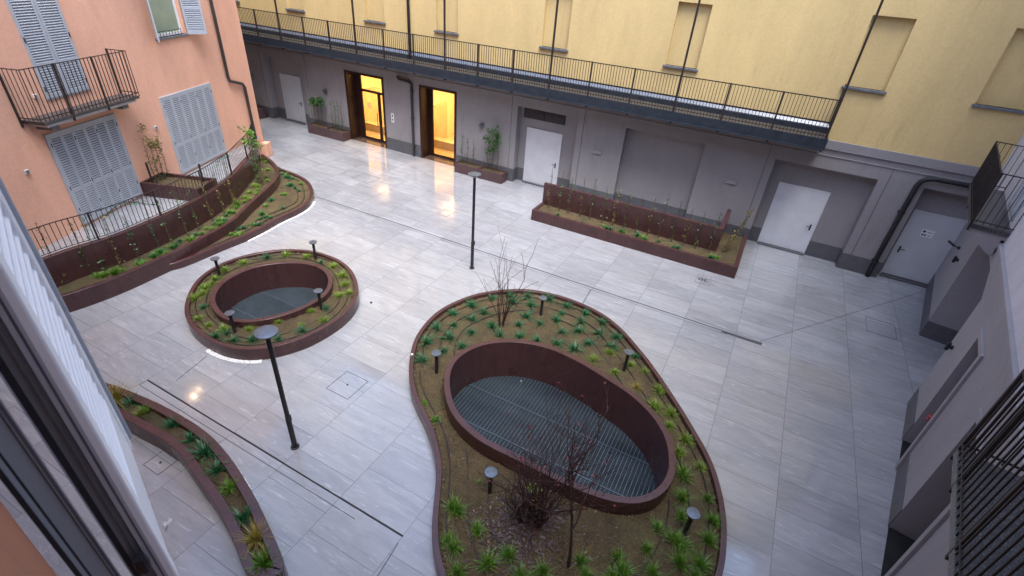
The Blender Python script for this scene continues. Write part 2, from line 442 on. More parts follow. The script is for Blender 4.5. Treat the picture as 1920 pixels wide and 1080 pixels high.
def centroid(p): return sum(p, Vector())/len(p)

def holed_wall(m, F, u0, u1, z0, z1, holes, n=0, mi=0):
    """holes: (ua, ub, za, zb, depth, back_mi or None, reveal_mi)"""
    us = sorted({u0, u1, *[h[0] for h in holes], *[h[1] for h in holes]}); zs = sorted({z0, z1, *[h[2] for h in holes], *[h[3] for h in holes]})
    us = [u for u in us if u0 <= u <= u1]; zs = [z for z in zs if z0 <= z <= z1]
    for a, b in zip(us, us[1:]):
        for c, d in zip(zs, zs[1:]):
            mu, mz = (a+b)/2, (c+d)/2
            if any(h[0] < mu < h[1] and h[2] < mz < h[3] for h in holes): continue
            m.quad(F.P(a, n, c), F.P(b, n, c), F.P(b, n, d), F.P(a, n, d), mi)
    for h in holes:
        a, b, c, d, dep, bk, rv = h; k = n-dep
        P = F.P
        m.quad(P(a, n, c), P(a, n, d), P(a, k, d), P(a, k, c), rv); m.quad(P(b, n, d), P(b, n, c), P(b, k, c), P(b, k, d), rv)
        m.quad(P(a, n, d), P(b, n, d), P(b, k, d), P(a, k, d), rv)
        if c > z0+1e-4: m.quad(P(b, n, c), P(a, n, c), P(a, k, c), P(b, k, c), rv)
        if bk is not None: m.quad(P(a, k, c), P(b, k, c), P(b, k, d), P(a, k, d), bk)
    return m
def slats(m, F, u0, u1, z0, z1, n, pitch=.045, dep=.035, th=.007, up=-1, rise=.75):
    k = int((z1-z0)/pitch); pitch = (z1-z0)/k
    for i in range(k):
        z = z0+pitch*i+.004
        zo, zi = (z, z+pitch*rise)
        P = F.P
        m.add([P(u0, n, zo), P(u1, n, zo), P(u1, n-dep, zi), P(u0, n-dep, zi), P(u0, n, zo+th), P(u1, n, zo+th), P(u1, n-dep, zi+th), P(u0, n-dep, zi+th)],
              [(0, 3, 2, 1), (4, 5, 6, 7), (0, 1, 5, 4), (2, 3, 7, 6), (1, 2, 6, 5), (3, 0, 4, 7)])
def leaf_shutter(parent, F, u0, u1, z0, z1, n, splits, mat, st=.055, th=.04, pitch=.045, name='shutter_leaf', hinges=True):
    """louvred leaf: stiles and rails (frame mesh), slats as child"""
    m = MB()
    m.box(F, u0, u0+st, n-th, n, z0, z1).box(F, u1-st, u1, n-th, n, z0, z1)
    zz = [z0]+list(splits)+[z1]
    m.box(F, u0+st, u1-st, n-th, n-.002, z0, z0+.09).box(F, u0+st, u1-st, n-th, n-.002, z1-.08, z1)
    for s_ in splits: m.box(F, u0+st, u1-st, n-th, n-.002, s_-.04, s_+.04)
    m.box(F, u0+st, u1-st, n-th-.004, n-th+.002, z0, z1)
    lf = m.build(name, mat, parent)
    s = MB()
    for a, b in zip(zz, zz[1:]):
        lo = a+(.09 if a == z0 else .04); hi = b-(.08 if b == z1 else .04)
        slats(s, F, u0+st, u1-st, lo, hi, n-.004, pitch*1.3, th-.012, .010, -1, .42)
    s.build('slats', mat, lf)
    return lf
def door_handle(F, u, z, n, parent, d=1):
    m = MB(); m.box(F, u-.025, u+.025, n, n+.012, z-.11, z+.11)
    m.tube([F.P(u, n, z+.03), F.P(u, n+.06, z+.03), F.P(u-d*.14, n+.06, z+.03)], .012, 8)
    m.tube([F.P(u, n, z-.06), F.P(u, n+.03, z-.06)], .016, 8)
    return m.build('handle', M['black'], parent, smooth=False)

# ================================================================== GROUND
bean_px = [(766.7,685),(769.2,665),(773.3,645),(781.7,626.7),(793.3,610),(810,591.7),(830,576.7),(856.7,563.3),(883.3,553.3),(906.7,547.5),(933.3,543.7),(960,541.5),(986.7,541.7),(1013.3,545),(1040,550.8),(1065,558),(1090,567.5),(1110,576.7),(1130,587.5),(1146.7,599.2),(1163.3,613.3),(1178.3,628.3),(1195,648.3),(1213.3,670),(1236,701),(1253.3,726.7),(1270,751.7),(1286.7,778.3),(1301.7,803.3),(1316.7,828.3),(1330,853.3),(1341.6,879.5),(1352.6,917),(1360,954),(1363.3,983.7),(1362.8,1018.9),(1358,1065),(1335,1130),(1280,1195),(1180,1245),(1060,1255),(950,1225),(870,1165),(832,1105),(823.3,1076),(815.9,1050),(811.3,1024),(809.4,994.8),(811.3,963),(815,926),(818.2,889),(817.5,865),(815,850),(810.8,830),(805,810),(798.3,791.7),(790,775),(780,755),(770.8,733.3),(767.5,716.7),(766.9,700)]
beani_px = [(832.2,708),(833.3,698),(840,680),(853.3,665),(873.3,651.7),(898.3,641.7),(928.3,635.8),(960,634.7),(990,637.5),(1016.7,643.3),(1040,650),(1070,663.3),(1098.3,677.5),(1134,699.5),(1166.7,720),(1193.3,738.3),(1218.3,761.7),(1236.7,781.7),(1251.7,805),(1263.3,831.7),(1268,866),(1268.3,880),(1263.7,896.7),(1250.7,918.9),(1232.2,933.7),(1211.9,942),(1189.6,944.8),(1161.9,943),(1134,936.5),(1102.6,926),(1060,908.6),(1000,879),(973.3,865),(940,848.3),(906.7,831.7),(881.7,813.3),(860,793.3),(846.7,775),(836.7,751.7),(832,725)]
oval_px = [(345,577.5),(352.5,550),(370,522.5),(407.5,496.3),(460,477.5),(520,467.5),(570,467.5),(607.5,475),(642.5,490),(662.5,510),(670.5,530),(672,550),(665,568),(642.5,592),(607.5,615),(570,633.8),(520,648.8),(470,656.3),(425,651.3),(390,637.5),(362,617.5),(348.8,599)]
ovali_px = [(392.5,565),(397,547),(412,528),(437.5,513),(470,499),(510,491),(557,489),(590,493.5),(612,503),(623,517),(624,530),(617.5,547),(600,562),(570,578),(530,592),(490,601),(455,605),(425,600),(405,588)]
bean = closed_curve(bean_px, .31); bean_in = closed_curve(beani_px, .55, .12, 3)
oval = closed_curve(oval_px, .34, .12, 6); oval_in = closed_curve(ovali_px, .42, .12, 5)
well_b = offset(bean_in, .06); well_o = offset(oval_in, .06)

gx0, gx1, gy0, gy1 = -30, 12, -8, 30
outer = [Vector((gx0, gy0, 0)), Vector((gx1, gy0, 0)), Vector((gx1, gy1, 0)), Vector((gx0, gy1, 0))]
g = fill([outer, well_b, well_o], 0, 'ground_paving', M['paving']); tag(g, 'wet grey stone paving of the courtyard', None, None, 'structure')
# far ground beyond the buildings so that the sheet reaches out
far_g = MB(); 
for a, b, c, d in ((-90, 90, 30, 90), (-90, 90, -90, -8), (-90, -30, -8, 30), (12, 90, -8, 30)):
    far_g.quad((a, c, 0), (b, c, 0), (b, d, 0), (a, d, 0))
tag(far_g.build('ground', M['joint']), None, None, None, 'structure')

# diagonal fold joint and a few cut joints in the paving
jm = MB()
def strip(m, a, b, w_, z0=0, z1=.004, mi=0):
    d = (b-a); d.z = 0; L = d.length; d.normalize(); F = Frame((a.x, a.y), math.degrees(math.atan2(d.y, d.x)))
    m.box(F, 0, L, -w_/2, w_/2, z0, z1, mi)
strip(jm, G(1425, 640), G(1735, 545), .012); strip(jm, G(1430, 643), G(1300, 596), .012)
strip(jm, G(1108, 542), G(1093, 569), .022); strip(jm, G(747, 1018), G(705, 1085), .014)
strip(jm, G(388, 667.6), G(330, 714), .012); strip(jm, G(513, 276), G(604, 309), .02)
tag(jm.build('paving_joints', M['joint']), None, None, None, 'structure')

def drain(name, x0, x1, y, off, label):
    r = empty(name, (x0, y, 0), label, 'drain', 'slot drains across the paving')
    m = MB(); m.box(WORLD, x0, x1, y-.014, y+.014, .0, .005); m.build('slot', M['dark_fill'], r)
    m = MB(); m.box(WORLD, x0, x1-.9 if off < 0 else x1, y+off-.006, y+off+.006, .0, .004); m.box(WORLD, x0-.006, x0+.006, min(y, y+off), max(y, y+off), 0, .0035)
    m.build('edge_trim', M['joint'], r)
drain('slot_drain', -14.91, 1.50, 12.79, -.11, 'long thin black slot drain crossing the courtyard behind the tall lamp post')
drain('slot_drain', -10.35, -3.37, 3.60, -.17, 'short black slot drain between the curved bed and the lower lamp post')
m = MB(); m.box(WORLD, .45, 1.5, 12.70, 12.775, 0, .006); tag(m.build('drain_grate', M['joint'], base=(1, 12.7, 0)), 'narrow metal end grate of the long slot drain', 'drain grate')

def cover(cx, cy, sx, sy, label, text=False, pin=True):
    r = empty('manhole_cover', (cx, cy, 0), label, 'manhole cover', 'stone-filled covers set in the paving')
    m = MB(); t = .009
    for (a, b, c, d) in ((cx-sx, cx+sx, cy-sy-t, cy-sy), (cx-sx, cx+sx, cy+sy, cy+sy+t), (cx-sx-t, cx-sx, cy-sy-t, cy+sy+t), (cx+sx, cx+sx+t, cy-sy-t, cy+sy+t)):
        m.box(WORLD, a, b, c, d, 0, .006)
    m.build('frame', M['joint'], r)
    if pin: MB().lathe((cx, cy, 0), [(.022, 0), (.022, .007)], 10).build('lifting_hole', M['dark_fill'], r)
    if text:
        m = MB()
        for k in range(3): m.box(WORLD, cx-sx*.75+k*.09, cx-sx*.75+k*.09+.06, cy-.09, cy+.09, 0, .004)
        m.box(WORLD, cx+.04, cx+.05, cy-sy, cy+sy, 0, .004)
        for k in range(4): m.box(WORLD, cx+.09, cx+.17, cy-.12+k*.07, cy-.10+k*.07, 0, .004)
        m.build('marking', M['joint'], r)
cover(-6.655, 5.77, .31, .32, 'square stone-filled cover in the wet middle of the courtyard')
cover(4.53, 15.62, .37, .40, 'square stone-filled cover near the far right corner', pin=False)
cover(-14.75, 15.40, .45, .36, 'square stone-filled cover in front of the lit glass door', pin=False)
cover(-.51, 15.33, .22, .27, 'small lettered cover beside the corner of the long planter', text=True, pin=False)
cover(-8.08, 2.47, .21, .18, 'small stone-filled cover behind the curved bed')
cover(-10.05, 14.55, .22, .24, 'small stone-filled cover behind the taller lamp post', pin=False)
p_ = G(696, 568); MB().lathe((p_.x, p_.y, 0), [(.03, 0), (.03, .03), (.02, .04)], 10).build('floor_stud', M['black'], base=p_)
tag(bpy.data.objects['floor_stud'], 'tiny black stud on the paving between the two light-well beds', 'stud')

# ================================================================== PLANTERS WITH LIGHT WELLS
def well_planter(name, label, outer, inner, zo, zi, zs, zg, wo, wi, nbars):
    c = centroid(outer); c.z = 0
    r = empty(name, c, label, 'planter')
    ring_wall(outer, wo, 0, zo).build('outer_curb', M['maroon'], r)
    ring_wall(inner, wi, zs-.1, zi, True, zg-.5).build('well_wall', M['maroon'], r)
    mound([offset(outer, wo-.01), inner], zs, 'soil', M['soil'], r)
    hole = offset(inner, wi-.004)
    fill([offset(inner, .06)], zg-.45, 'well_floor', M['dark_fill'], r)
    # steel floor grate: bearing bars along Y, cross bars along X
    m = MB(); xs = [p.x for p in hole]; x0, x1 = min(xs), max(xs)
    def spans(x, ax=0):
        ys = []
        for a, b in zip(hole, hole[1:]+hole[:1]):
            A, B = (a, b) if ax == 0 else (Vector((a.y, a.x, 0)), Vector((b.y, b.x, 0)))
            if (A.x > x) != (B.x > x): ys.append(A.y+(B.y-A.y)*(x-A.x)/(B.x-A.x))
        ys.sort(); return list(zip(ys[::2], ys[1::2]))
    n = nbars; mb_ = MB()
    for i in range(n):
        x = x0+(x1-x0)*(i+.5)/n
        for a, b in spans(x): mb_.box(WORLD, x-.0045, x+.0045, a, b, zg-.03, zg+.003)
    ys_ = [p.y for p in hole]; y0, y1 = min(ys_), max(ys_); k = int((y1-y0)/.034)
    for i in range(k):
        y = y0+(y1-y0)*(i+.5)/k
        for a, b in spans(y, 1): m.box(WORLD, a, b, y-.007, y+.007, zg-.028, zg-.006)
    gm = m.build('floor_grate', M['grate'], r); mb_.build('bearing_bars', M['grate_bar'], gm)
    m = MB()
    for fr in (.33, .66):
        y = y0+(y1-y0)*fr
        for a, b in spans(y, 1): m.box(WORLD, a, b, y-.02, y+.02, zg-.03, zg+.004)
    m.build('panel_joint', M['grate'], gm)
    return r
mg, tg_, bgr = new_mat('galvanised_grate'); M['grate'] = mg
rr_ = ramp(tg_, [(.35, (.035, .048, .062)), (.65, (.085, .11, .13))]); tg_.links.new(noise(tg_, obj_coord(tg_, (.3, 1.5, 1)), 1.1, 6, .6), rr_.inputs[0]); tg_.links.new(rr_.outputs[0], bgr.inputs['Base Color'])
bgr.inputs['Roughness'].default_value = .35; bgr.inputs['Metallic'].default_value = .5
M['grate_bar'] = plain('bright_steel_bar', (.13, .16, .18), (.07, .09, .105), 2.5, .35, 40, .05, metal=.3)
well_planter('planter', 'large kidney-shaped maroon planter around an oval light well', bean, bean_in, .31, .55, .22, -.55, .10, .13, 58)
well_planter('planter', 'smaller oval maroon planter around a light well near the terrace', oval, oval_in, .34, .42, .27, -.42, .10, .12, 48)
# concrete kerb dot: small white reflector on the big planter rim
p_ = G(772, 664.5, .31); MB().lathe((p_.x+.01, p_.y, .31), [(.03, 0), (.03, .012), (.015, .02)], 12).build('reflector_disc', M['white'], base=p_)
tag(bpy.data.objects['reflector_disc'], 'small white disc on the rim of the kidney-shaped planter', 'reflector')

def band_planter(name, label, outer, wdt, z1, zs, cat='planter'):
    c = centroid(outer); c.z = 0; r = empty(name, c, label, cat)
    ring_wall(outer, wdt, 0, z1).build('curb', M['maroon'], r)
    mound([offset(outer, wdt-.01)], zs, 'soil', M['soil'], r); return r
far_rim = [(110,693),(145,701),(178.5,711.5),(210,720),(241.5,731.9),(289.6,752),(326.7,770.7),(367.4,794.8),(397,817),(426.7,850.4),(452.6,887.4),(474.8,924.4),(493.3,961.5),(511.9,1002),(526.7,1035.6),(545,1079)]
near_rim = [(462,1092),(456.3,1072.6),(437.8,1013.3),(411.9,961.5),(389.6,924.4),(360,887.4),(337.8,850.4),(308,824.4),(267.4,804),(211.9,774.4),(170,757),(125,741)]
A = resample(smooth_open([G(x, y, .42) for x, y in far_rim]), .12); B = resample(smooth_open([G(x, y, .42) for x, y in near_rim]), .12)
bl = relax(A, 2, False)+relax(B, 2, False); bl = bl if area(bl) > 0 else bl[::-1]
bl = relax(resample(bl, .09, True), 12)
band_planter('planter', 'long curved maroon bed at the lower left with a row of tufts', bl, .15, .42, .33)

# terrace: retaining wall, upper curb, lower curb
ZT, ZW = .90, 1.20
ret_px = [(-140,572),(-60,536),(0,512),(40,499),(80,487),(133,467.6),(210.4,444),(275.6,417.5),(340,389),(391.9,361.5),(416.7,344),(440,326),(457,307),(470,293),(479,278),(482,262)]
up_px = [(-160,646),(-60,614),(20,588),(98,561.3),(161.5,541),(222.6,518.6),(283.8,492),(337,468),(374,448.9),(403.7,432.6),(433.3,416.3),(450,402),(470.4,380.7),(492.6,361.5),(511.7,343.3),(521.7,328.3),(522,316.7),(515,305),(503.3,295),(494,289)]
lo_px = [(292,500),(318,495.5),(345,488),(385,471.5),(425.9,454.5),(463,440),(507.4,417.8),(523.3,408.3),(560,391.7),(580,378.3),(587.5,363.3),(585,348.3),(573.3,335),(553.3,325),(533.3,317.5),(521,312.5)]
def open_curve(px, z, it=3): return relax(resample(smooth_open([G(x, y, z) for x, y in px]), .12), it, False)
ret = open_curve(ret_px, ZW); upc = open_curve(up_px, .50); loc_ = open_curve(lo_px, .22)
# travel runs left -> right, courtyard is on the right-hand side, so 'left' (positive offset) is the terrace side
c = centroid(ret); c.z = 0
o = ring_wall(ret, .14, 0, ZW, False).build('retaining_wall', M['maroon'], base=c); tag(o, 'curved maroon retaining wall carrying the terrace railing', 'retaining wall')
r = empty('planter', centroid(setz(upc, 0)), 'tall curved maroon bed at the foot of the terrace wall', 'planter')
ring_wall(upc, .12, 0, .50, False).build('curb', M['maroon'], r)
pl = offset(upc, .11, False)+ret[::-1]
fill([pl], .36, 'soil', M['soil'], r)
r = empty('planter', centroid(setz(loc_, 0)), 'low maroon bed bulging out beside the terrace corner', 'planter')
ring_wall(loc_, .12, 0, .22, False).build('curb', M['maroon'], r)
i0 = min(range(len(upc)), key=lambda i: (upc[i]-Vector((loc_[0].x, loc_[0].y, .5))).length)
i1 = min(range(len(upc)), key=lambda i: (upc[i]-Vector((loc_[-1].x, loc_[-1].y, .5))).length)
fill([offset(loc_, .11, False)+offset(upc[i0:i1+1], .005, False)[::-1]], .15, 'soil', M['soil'], r)
# terrace floor
tl = offset(ret, .13, False); fl = tl+[LEFT.P(.2, -.05, 0), LEFT.P(-22, -.05, 0), LEFT.P(-22, 3, 0)]
tag(fill([fl], ZT, 'terrace_floor', M['paving']), 'grey stone floor of the raised terrace', None, None, 'structure')

# railing on the retaining wall
def rail_along(name, pts, z0, h, post_gap, bar_gap, label, ends=True):
    r = empty(name, Vector((pts[0].x, pts[0].y, z0)), label, 'railing')
    P = resample(pts, .1); F = WORLD
    MB().tube(setz(P, z0+h), .014, 6).build('top_rail', M['rail'], r)
    MB().tube(setz(P, z0+.07), .010, 6).build('bottom_rail', M['rail'], r)
    m = MB()
    for p in resample(pts, bar_gap): m.tube([Vector((p.x, p.y, z0+.07)), Vector((p.x, p.y, z0+h))], .009, 4)
    m.build('balusters', M['rail'], r)
    for p in resample(pts, post_gap): MB().tube([Vector((p.x, p.y, z0)), Vector((p.x, p.y, z0+h+.01))], .024, 6).build('post', M['rail'], r)
    return r
mid = offset(ret, .07, False)
rail_along('railing', mid[:int(len(mid)*.97)], ZW, .78, 1.9, .125, 'dark metal railing curving along the top of the terrace wall')

# long rectangular planter with back wall
r = empty('planter', (-3.4, 17.4, 0), 'long rectangular maroon planter with a high back wall near the grey doors', 'planter')
m = MB(); X0, X1, Y0_, Y1_ = -7.12, .36, 16.0, 18.86; z1 = .42
m.box(WORLD, X0, X1, Y0_, Y0_+.11, 0, z1).box(WORLD, X0, X0+.11, Y0_+.11, 16.90, 0, z1).box(WORLD, X1-.13, X1, Y0_+.11, Y1_, 0, z1)
m.build('curb', M['maroon'], r, bevel=.006)
m = MB(); m.box(WORLD, X0+.01, -.46, 16.90, 17.04, 0, 1.2).box(WORLD, -.60, -.46, 17.04, 18.86, 0, 1.2); m.build('back_wall', M['maroon'], r, bevel=.006)
m = MB(); m.quad((X0+.1, Y0_+.1, .34), (X1-.12, Y0_+.1, .34), (X1-.12, 16.91, .34), (X0+.1, 16.91, .34)).quad((-.47, 16.91, .34), (X1-.12, 16.91, .34), (X1-.12, 18.7, .34), (-.47, 18.7, .34)); m.build('soil', M['soil'], r)

def trough(x0, x1, y0, y1, h, label, z=0, F=WORLD, grp='small box planters'):
    c = F.P((x0+x1)/2, (y0+y1)/2, z)
    r = empty('planter_box', c, label, 'planter box', grp); m = MB(); t = .035
    m.box(F, x0, x1, y0, y0+t, z, z+h).box(F, x0, x1, y1-t, y1, z, z+h).box(F, x0, x0+t, y0+t, y1-t, z, z+h).box(F, x1-t, x1, y0+t, y1-t, z, z+h)
    m.build('box', M['maroon_dull'], r, bevel=.005)
    m = MB(); m.quad(F.P(x0+t, y0+t, z+h-.07), F.P(x1-t, y0+t, z+h-.07), F.P(x1-t, y1-t, z+h-.07), F.P(x0+t, y1-t, z+h-.07)); m.build('soil', M['soil'], r)
    return r
M['maroon_dull'] = plain('dull_brown_metal', (.085, .045, .047), (.06, .034, .036), 4, .5, 60, .1)
trough(-21.35, -20.16, 18.45, 18.98, .45, 'left of the two brown planter boxes between the grey door and the lit glass door')
trough(-20.12, -18.93, 18.45, 18.98, .45, 'right of the two brown planter boxes, right beside the lit glass door')
trough(-12.23, -11.03, 18.45, 18.98, .43, 'brown planter box just right of the open lit doorway')
trough(-10.99, -9.80, 18.45, 18.98, .43, 'brown planter box in front of the bushy climber near the louvred grey recess')
trough(-26.4, -25.0, 18.40, 18.95, .55, 'dark planter box at the far end of the passage behind the pink building')
# box planter on the terrace
r = empty('planter_box', LEFT.P(-6.6, 1.1, ZT), 'maroon planter box on the terrace against the pink wall', 'planter box', 'small box planters')
m = MB(); a, b, c_, d_ = -6.95, -5.95, .02, 2.0
for (u0, u1, n0, n1) in ((a, a+.08, c_, d_), (b-.08, b, c_, d_), (a+.08, b-.08, c_, c_+.06), (a+.08, b-.08, d_-.08, d_)): m.box(LEFT, u0, u1, n0, n1, ZT, ZT+.47)
m.build('box', M['maroon'], r, bevel=.005)
m = MB(); m.quad(LEFT.P(a+.07, .07, ZT+.36), LEFT.P(b-.07, .07, ZT+.36), LEFT.P(b-.07, 1.93, ZT+.36), LEFT.P(a+.07, 1.93, ZT+.36)); m.build('soil', M['soil'], r)

# ================================================================== FAR (YELLOW) BUILDING
yb = empty('yellow_building', (-10, 19.05, 0), 'yellow building with a grey ground floor and an iron walkway across the back', 'building')
gh = [(-24.6, -21.8, 0, 3.26, .38, 1, 1), (-18.98, -16.62, 0, 3.33, .62, None, 2), (-14.55, -12.57, 0, 3.33, .62, None, 2), (-9.56, -6.87, 0, 3.26, .38, 1, 1), (-4.93, -1.99, 0, 3.25, .30, 1, 1), (.36, 3.40, 0, 3.22, .38, 1, 1), (4.62, 6.6, 0, 3.25, .38, 1, 1)]
m = holed_wall(MB(), FAR, -27.5, 6.9, 0, 3.86, gh)
gw = m.build('ground_floor_wall', [M['grey'], M['grey'], M['brown']], yb)
m = MB(); m.box(FAR, -27.5, 6.9, -.2, .05, 3.86, 4.14); m.box(FAR, -27.5, 6.9, -.05, .025, 3.64, 3.665); m.build('cornice', M['grey'], yb, bevel=.006)
wins = [(-26.7, -25.6, 5.60), (-22.2, -21.1, 5.60), (-17.37, -16.3, 5.60), (-13.6, -12.53, 5.61), (-8.75, -7.69, 5.60), (-4.0, -2.93, 5.60), (1.46, 2.52, 5.75), (4.72, 5.79, 5.77)]
hl = [(a, b, z, z+1.9, .16, 0, 0) for a, b, z in wins] + [(a, b, z+3.3, z+5.2, .16, 0, 0) for a, b, z in wins] + [(a, b, z+6.6, z+8.3, .16, 0, 0) for a, b, z in wins]
m = holed_wall(MB(), FAR, -27.5, 6.9, 4.14, 16.0, hl, n=.0); m.build('upper_wall', M['yellow'], yb)
for a, b, z in wins:
    MB().box(FAR, a-.06, b+.06, -.158, .09, z-.07, z).build('window_sill', M['sill'], yb, bevel=.006)
MB().box(FAR, -27.5, 6.9, -8, .35, 16.0, 16.25).build('roof', M['plinth'], yb)
# plinth: stone skirting 12 mm proud between the openings and inside the recesses
m = MB(); e = -27.5
for h in gh:
    m = MB(); m.box(FAR, e, h[0]-.001, 0, .014, 0, .58); m.build('plinth', M['plinth'], yb)
    if h[6] == 1:
        for q0, q1 in ((h[0], h[0]+.013), (h[1]-.013, h[1])): MB().box(FAR, q0, q1, -h[4], -.001, 0, .575).build('plinth', M['plinth'], yb)
    e = h[1]+.001
MB().box(FAR, e, 6.9, 0, .014, 0, .58).build('plinth', M['plinth'], yb)
def inner_plinth(a, b, dep): MB().box(FAR, a, b, -dep, -dep+.013, 0, .57).build('plinth', M['plinth'], yb)
inner_plinth(-24.58, -23.98, .38); inner_plinth(-22.5, -21.82, .38); inner_plinth(-9.54, -9.22, .38); inner_plinth(-7.58, -6.9, .38)
inner_plinth(-4.9, -2.0, .30); inner_plinth(.38, .74, .38); inner_plinth(2.35, 3.38, .38); inner_plinth(4.64, 4.74, .38)
for u_ in (-24.85, -21.58, -9.82, -6.62+.0, .10, 3.66):
    MB().box(FAR, u_-.009, u_+.009, .0, .010, .585, 3.63).build('expansion_joint', M['plinth'], yb)
def far_door(a, b, z0, z1, mat, hside, dep=.38, sill=True):
    m = MB(); m.box(FAR, a, b, -dep-.02, -dep+.03, z0, z1); d = m.build('door', mat, yb, bevel=.004)
    m = MB(); t = .045
    m.box(FAR, a-t, a-.002, -dep-.01, -dep+.04, 0, z1+t).box(FAR, b+.002, b+t, -dep-.01, -dep+.04, 0, z1+t).box(FAR, a-.002, b+.002, -dep-.01, -dep+.04, z1+.002, z1+t)
    m.build('door_frame', mat, d)
    if sill: MB().box(FAR, a-.04, b+.04, -dep+.03, -dep+.16, 0, .05).build('threshold', M['plinth'], d)
    u = b-.12 if hside > 0 else a+.12
    door_handle(FAR, u, 1.05, -dep+.03, d, hside)
    m = MB(); m.box(FAR, a-.0, b, -dep+.0305, -dep+.0315, z0+.003, z0+.006)
    return d
far_door(.78, 2.31, .06, 2.35, M['door'], 1)
d3 = far_door(4.80, 6.16, .10, 2.40, M['door_grey'], -1)
far_door(-9.17, -7.63, .04, 2.36, M['door'], 1)
far_door(-23.93, -22.55, .08, 2.37, M['door_grey'], 1)
m = MB()   # louvred vent over the grey door
vt = MB().box(FAR, -9.42, -7.55, -.39, -.355, 2.78, 3.16).build('louvre_vent', M['dark_fill'], yb)
slats(m, FAR, -9.40, -8.50, 2.79, 3.15, -.33, .03, .03); slats(m, FAR, -8.46, -7.57, 2.79, 3.15, -.33, .03, .03); m.build('slats', M['plinth'], vt)

# glass doorways, brown steel lined, with warm lit rooms
def lit_room(u0, u1, kind):
    dep = .62; z1 = 3.33
    ln = MB(); t = .10
    ln.box(FAR, u0-.02, u0+t, -dep, .012, 0, z1-.0).box(FAR, u1-t, u1+.02, -dep, .012, 0, z1).box(FAR, u0+t, u1-t, -dep, .012, z1-t, z1+.0)
    fr = ln.build('door_lining', M['brown'], yb)
    MB().box(FAR, u0+t, u1-t, -dep, .0, 0, .012).build('threshold', M['wetsill'], fr)
    f = -dep
    a, b = u0+t, u1-t
    lft = a+.30 if kind == 1 else a+.16
    m = MB(); s = .07
    m.box(FAR, a, lft, f-.05, f+.05, 0, z1-t)
    rgt = b-.03
    m.box(FAR, lft, lft+s*.5, f-.03, f+.03, .04, z1-t).box(FAR, rgt-s*.5, rgt, f-.03, f+.03, .04, z1-t).box(FAR, rgt, b, f-.05, f+.05, 0, z1-t)
    m.box(FAR, lft, rgt, f-.03, f+.03, .0, .11).box(FAR, lft, rgt, f-.03, f+.03, 3.10, z1-t)
    if kind == 1:
        m.box(FAR, lft+s*.5, rgt-s*.5, f-.03, f+.03, 2.34, 2.45)
        mid_ = lft+(rgt-lft)*.60; m.box(FAR, mid_-.075, mid_+.075, f-.032, f+.032, .1, 2.34)
    df = m.build('glass_door' if kind == 1 else 'shop_window', M['brown'], yb)
    m = MB(); m.quad(FAR.P(lft, f, .1), FAR.P(rgt, f, .1), FAR.P(rgt, f, 3.12), FAR.P(lft, f, 3.12)); m.build('pane', M['glass'], df)
    if kind == 1:
        m = MB(); m.tube([FAR.P(mid_-.13, f+.07, .75), FAR.P(mid_-.13, f+.07, 1.45)], .016, 8); m.tube([FAR.P(mid_-.13, f, .85), FAR.P(mid_-.13, f+.07, .85)], .01, 6); m.tube([FAR.P(mid_-.13, f, 1.35), FAR.P(mid_-.13, f+.07, 1.35)], .01, 6)
        m.build('handle', M['black'], df)
        m = MB()
        for k, (w0, w1) in enumerate(((.0, .26), (.04, .24), (.0, .28), (.03, .25))): m.box(FAR, lft+.30+w0, lft+.30+w1, f+.004, f+.006, 1.80-k*.07, 1.835-k*.07)
        m.build('lettering', M['fixture'], df)
    # room behind
    ra, rb, rd = (u0-1.2, u1+1.2, 4.2)
    m = MB(); P = FAR.P; fz = .08
    m.quad(P(ra, f-.06, fz), P(rb, f-.06, fz), P(rb, f-rd, fz), P(ra, f-rd, fz), 1)
    m.quad(P(ra, f-.06, 3.2), P(rb, f-.06, 3.2), P(rb, f-rd, 3.2), P(ra, f-rd, 3.2))
    m.quad(P(ra, f-rd, fz), P(rb, f-rd, fz), P(rb, f-rd, 3.2), P(ra, f-rd, 3.2))
    m.quad(P(ra, f-.06, fz), P(ra, f-rd, fz), P(ra, f-rd, 3.2), P(ra, f-.06, 3.2)); m.quad(P(rb, f-.06, fz), P(rb, f-rd, fz), P(rb, f-rd, 3.2), P(rb, f-.06, 3.2))
    if kind == 2:    # two low counters seen through the opening
        m.box(FAR, lft+.3, rb, f-2.0, f-1.5, fz, .75, 1); m.box(FAR, lft+.7, rb, f-3.6, f-2.9, fz, 1.2, 0)
    else: m.box(FAR, lft+.2, lft+1.3, f-3.2, f-2.4, fz, .5, 0)
    m.box(FAR, rb-1.6, rb-1.5, f-rd+.02, f-1.4, fz, 3.19, 0); m.box(FAR, ra+.02, ra+.5, f-2.6, f-1.2, fz, 1.9, 1); m.box(FAR, ra+.6, ra+1.8, f-rd+.01, f-rd+.05, 1.0, 2.1, 1)
    m.box(FAR, ra, rb, f-1.8, f-1.74, 2.7, 3.19, 0); m.box(FAR, ra+.7, ra+2.3, f-1.35, f-.9, fz, .46, 1)
    rm = m.build('lit_room', [M['room'], M['roomfloor']], yb)
    for k in range(2 if kind == 1 else 0):
        cu = (u0+u1)/2+(-.45 if k else .35); cn = f-1.0-k*1.3
        m = MB(); m.lathe(FAR.P(cu, cn, 3.12), [(.11, 0), (.12, .03), (.12, .07)], 16); m.build('ceiling_lamp', M['bulb'], rm)
    L = bpy.data.lights.new('room_lamp', 'AREA'); L.shape = 'RECTANGLE'; L.size = 1.6; L.size_y = 3.2; L.energy = 42 if kind == 1 else 50; L.color = (1, .60, .22)
    lo = bpy.data.objects.new('room_lamp', L); COL.objects.link(lo); lo.parent = rm; lo.location = FAR.P((u0+u1)/2, f-2.1, 3.10)-world_loc(rm)
M['wetsill'] = plain('wet_brown_threshold', (.10, .075, .06), (.06, .045, .04), 3, .12, 40, .05)
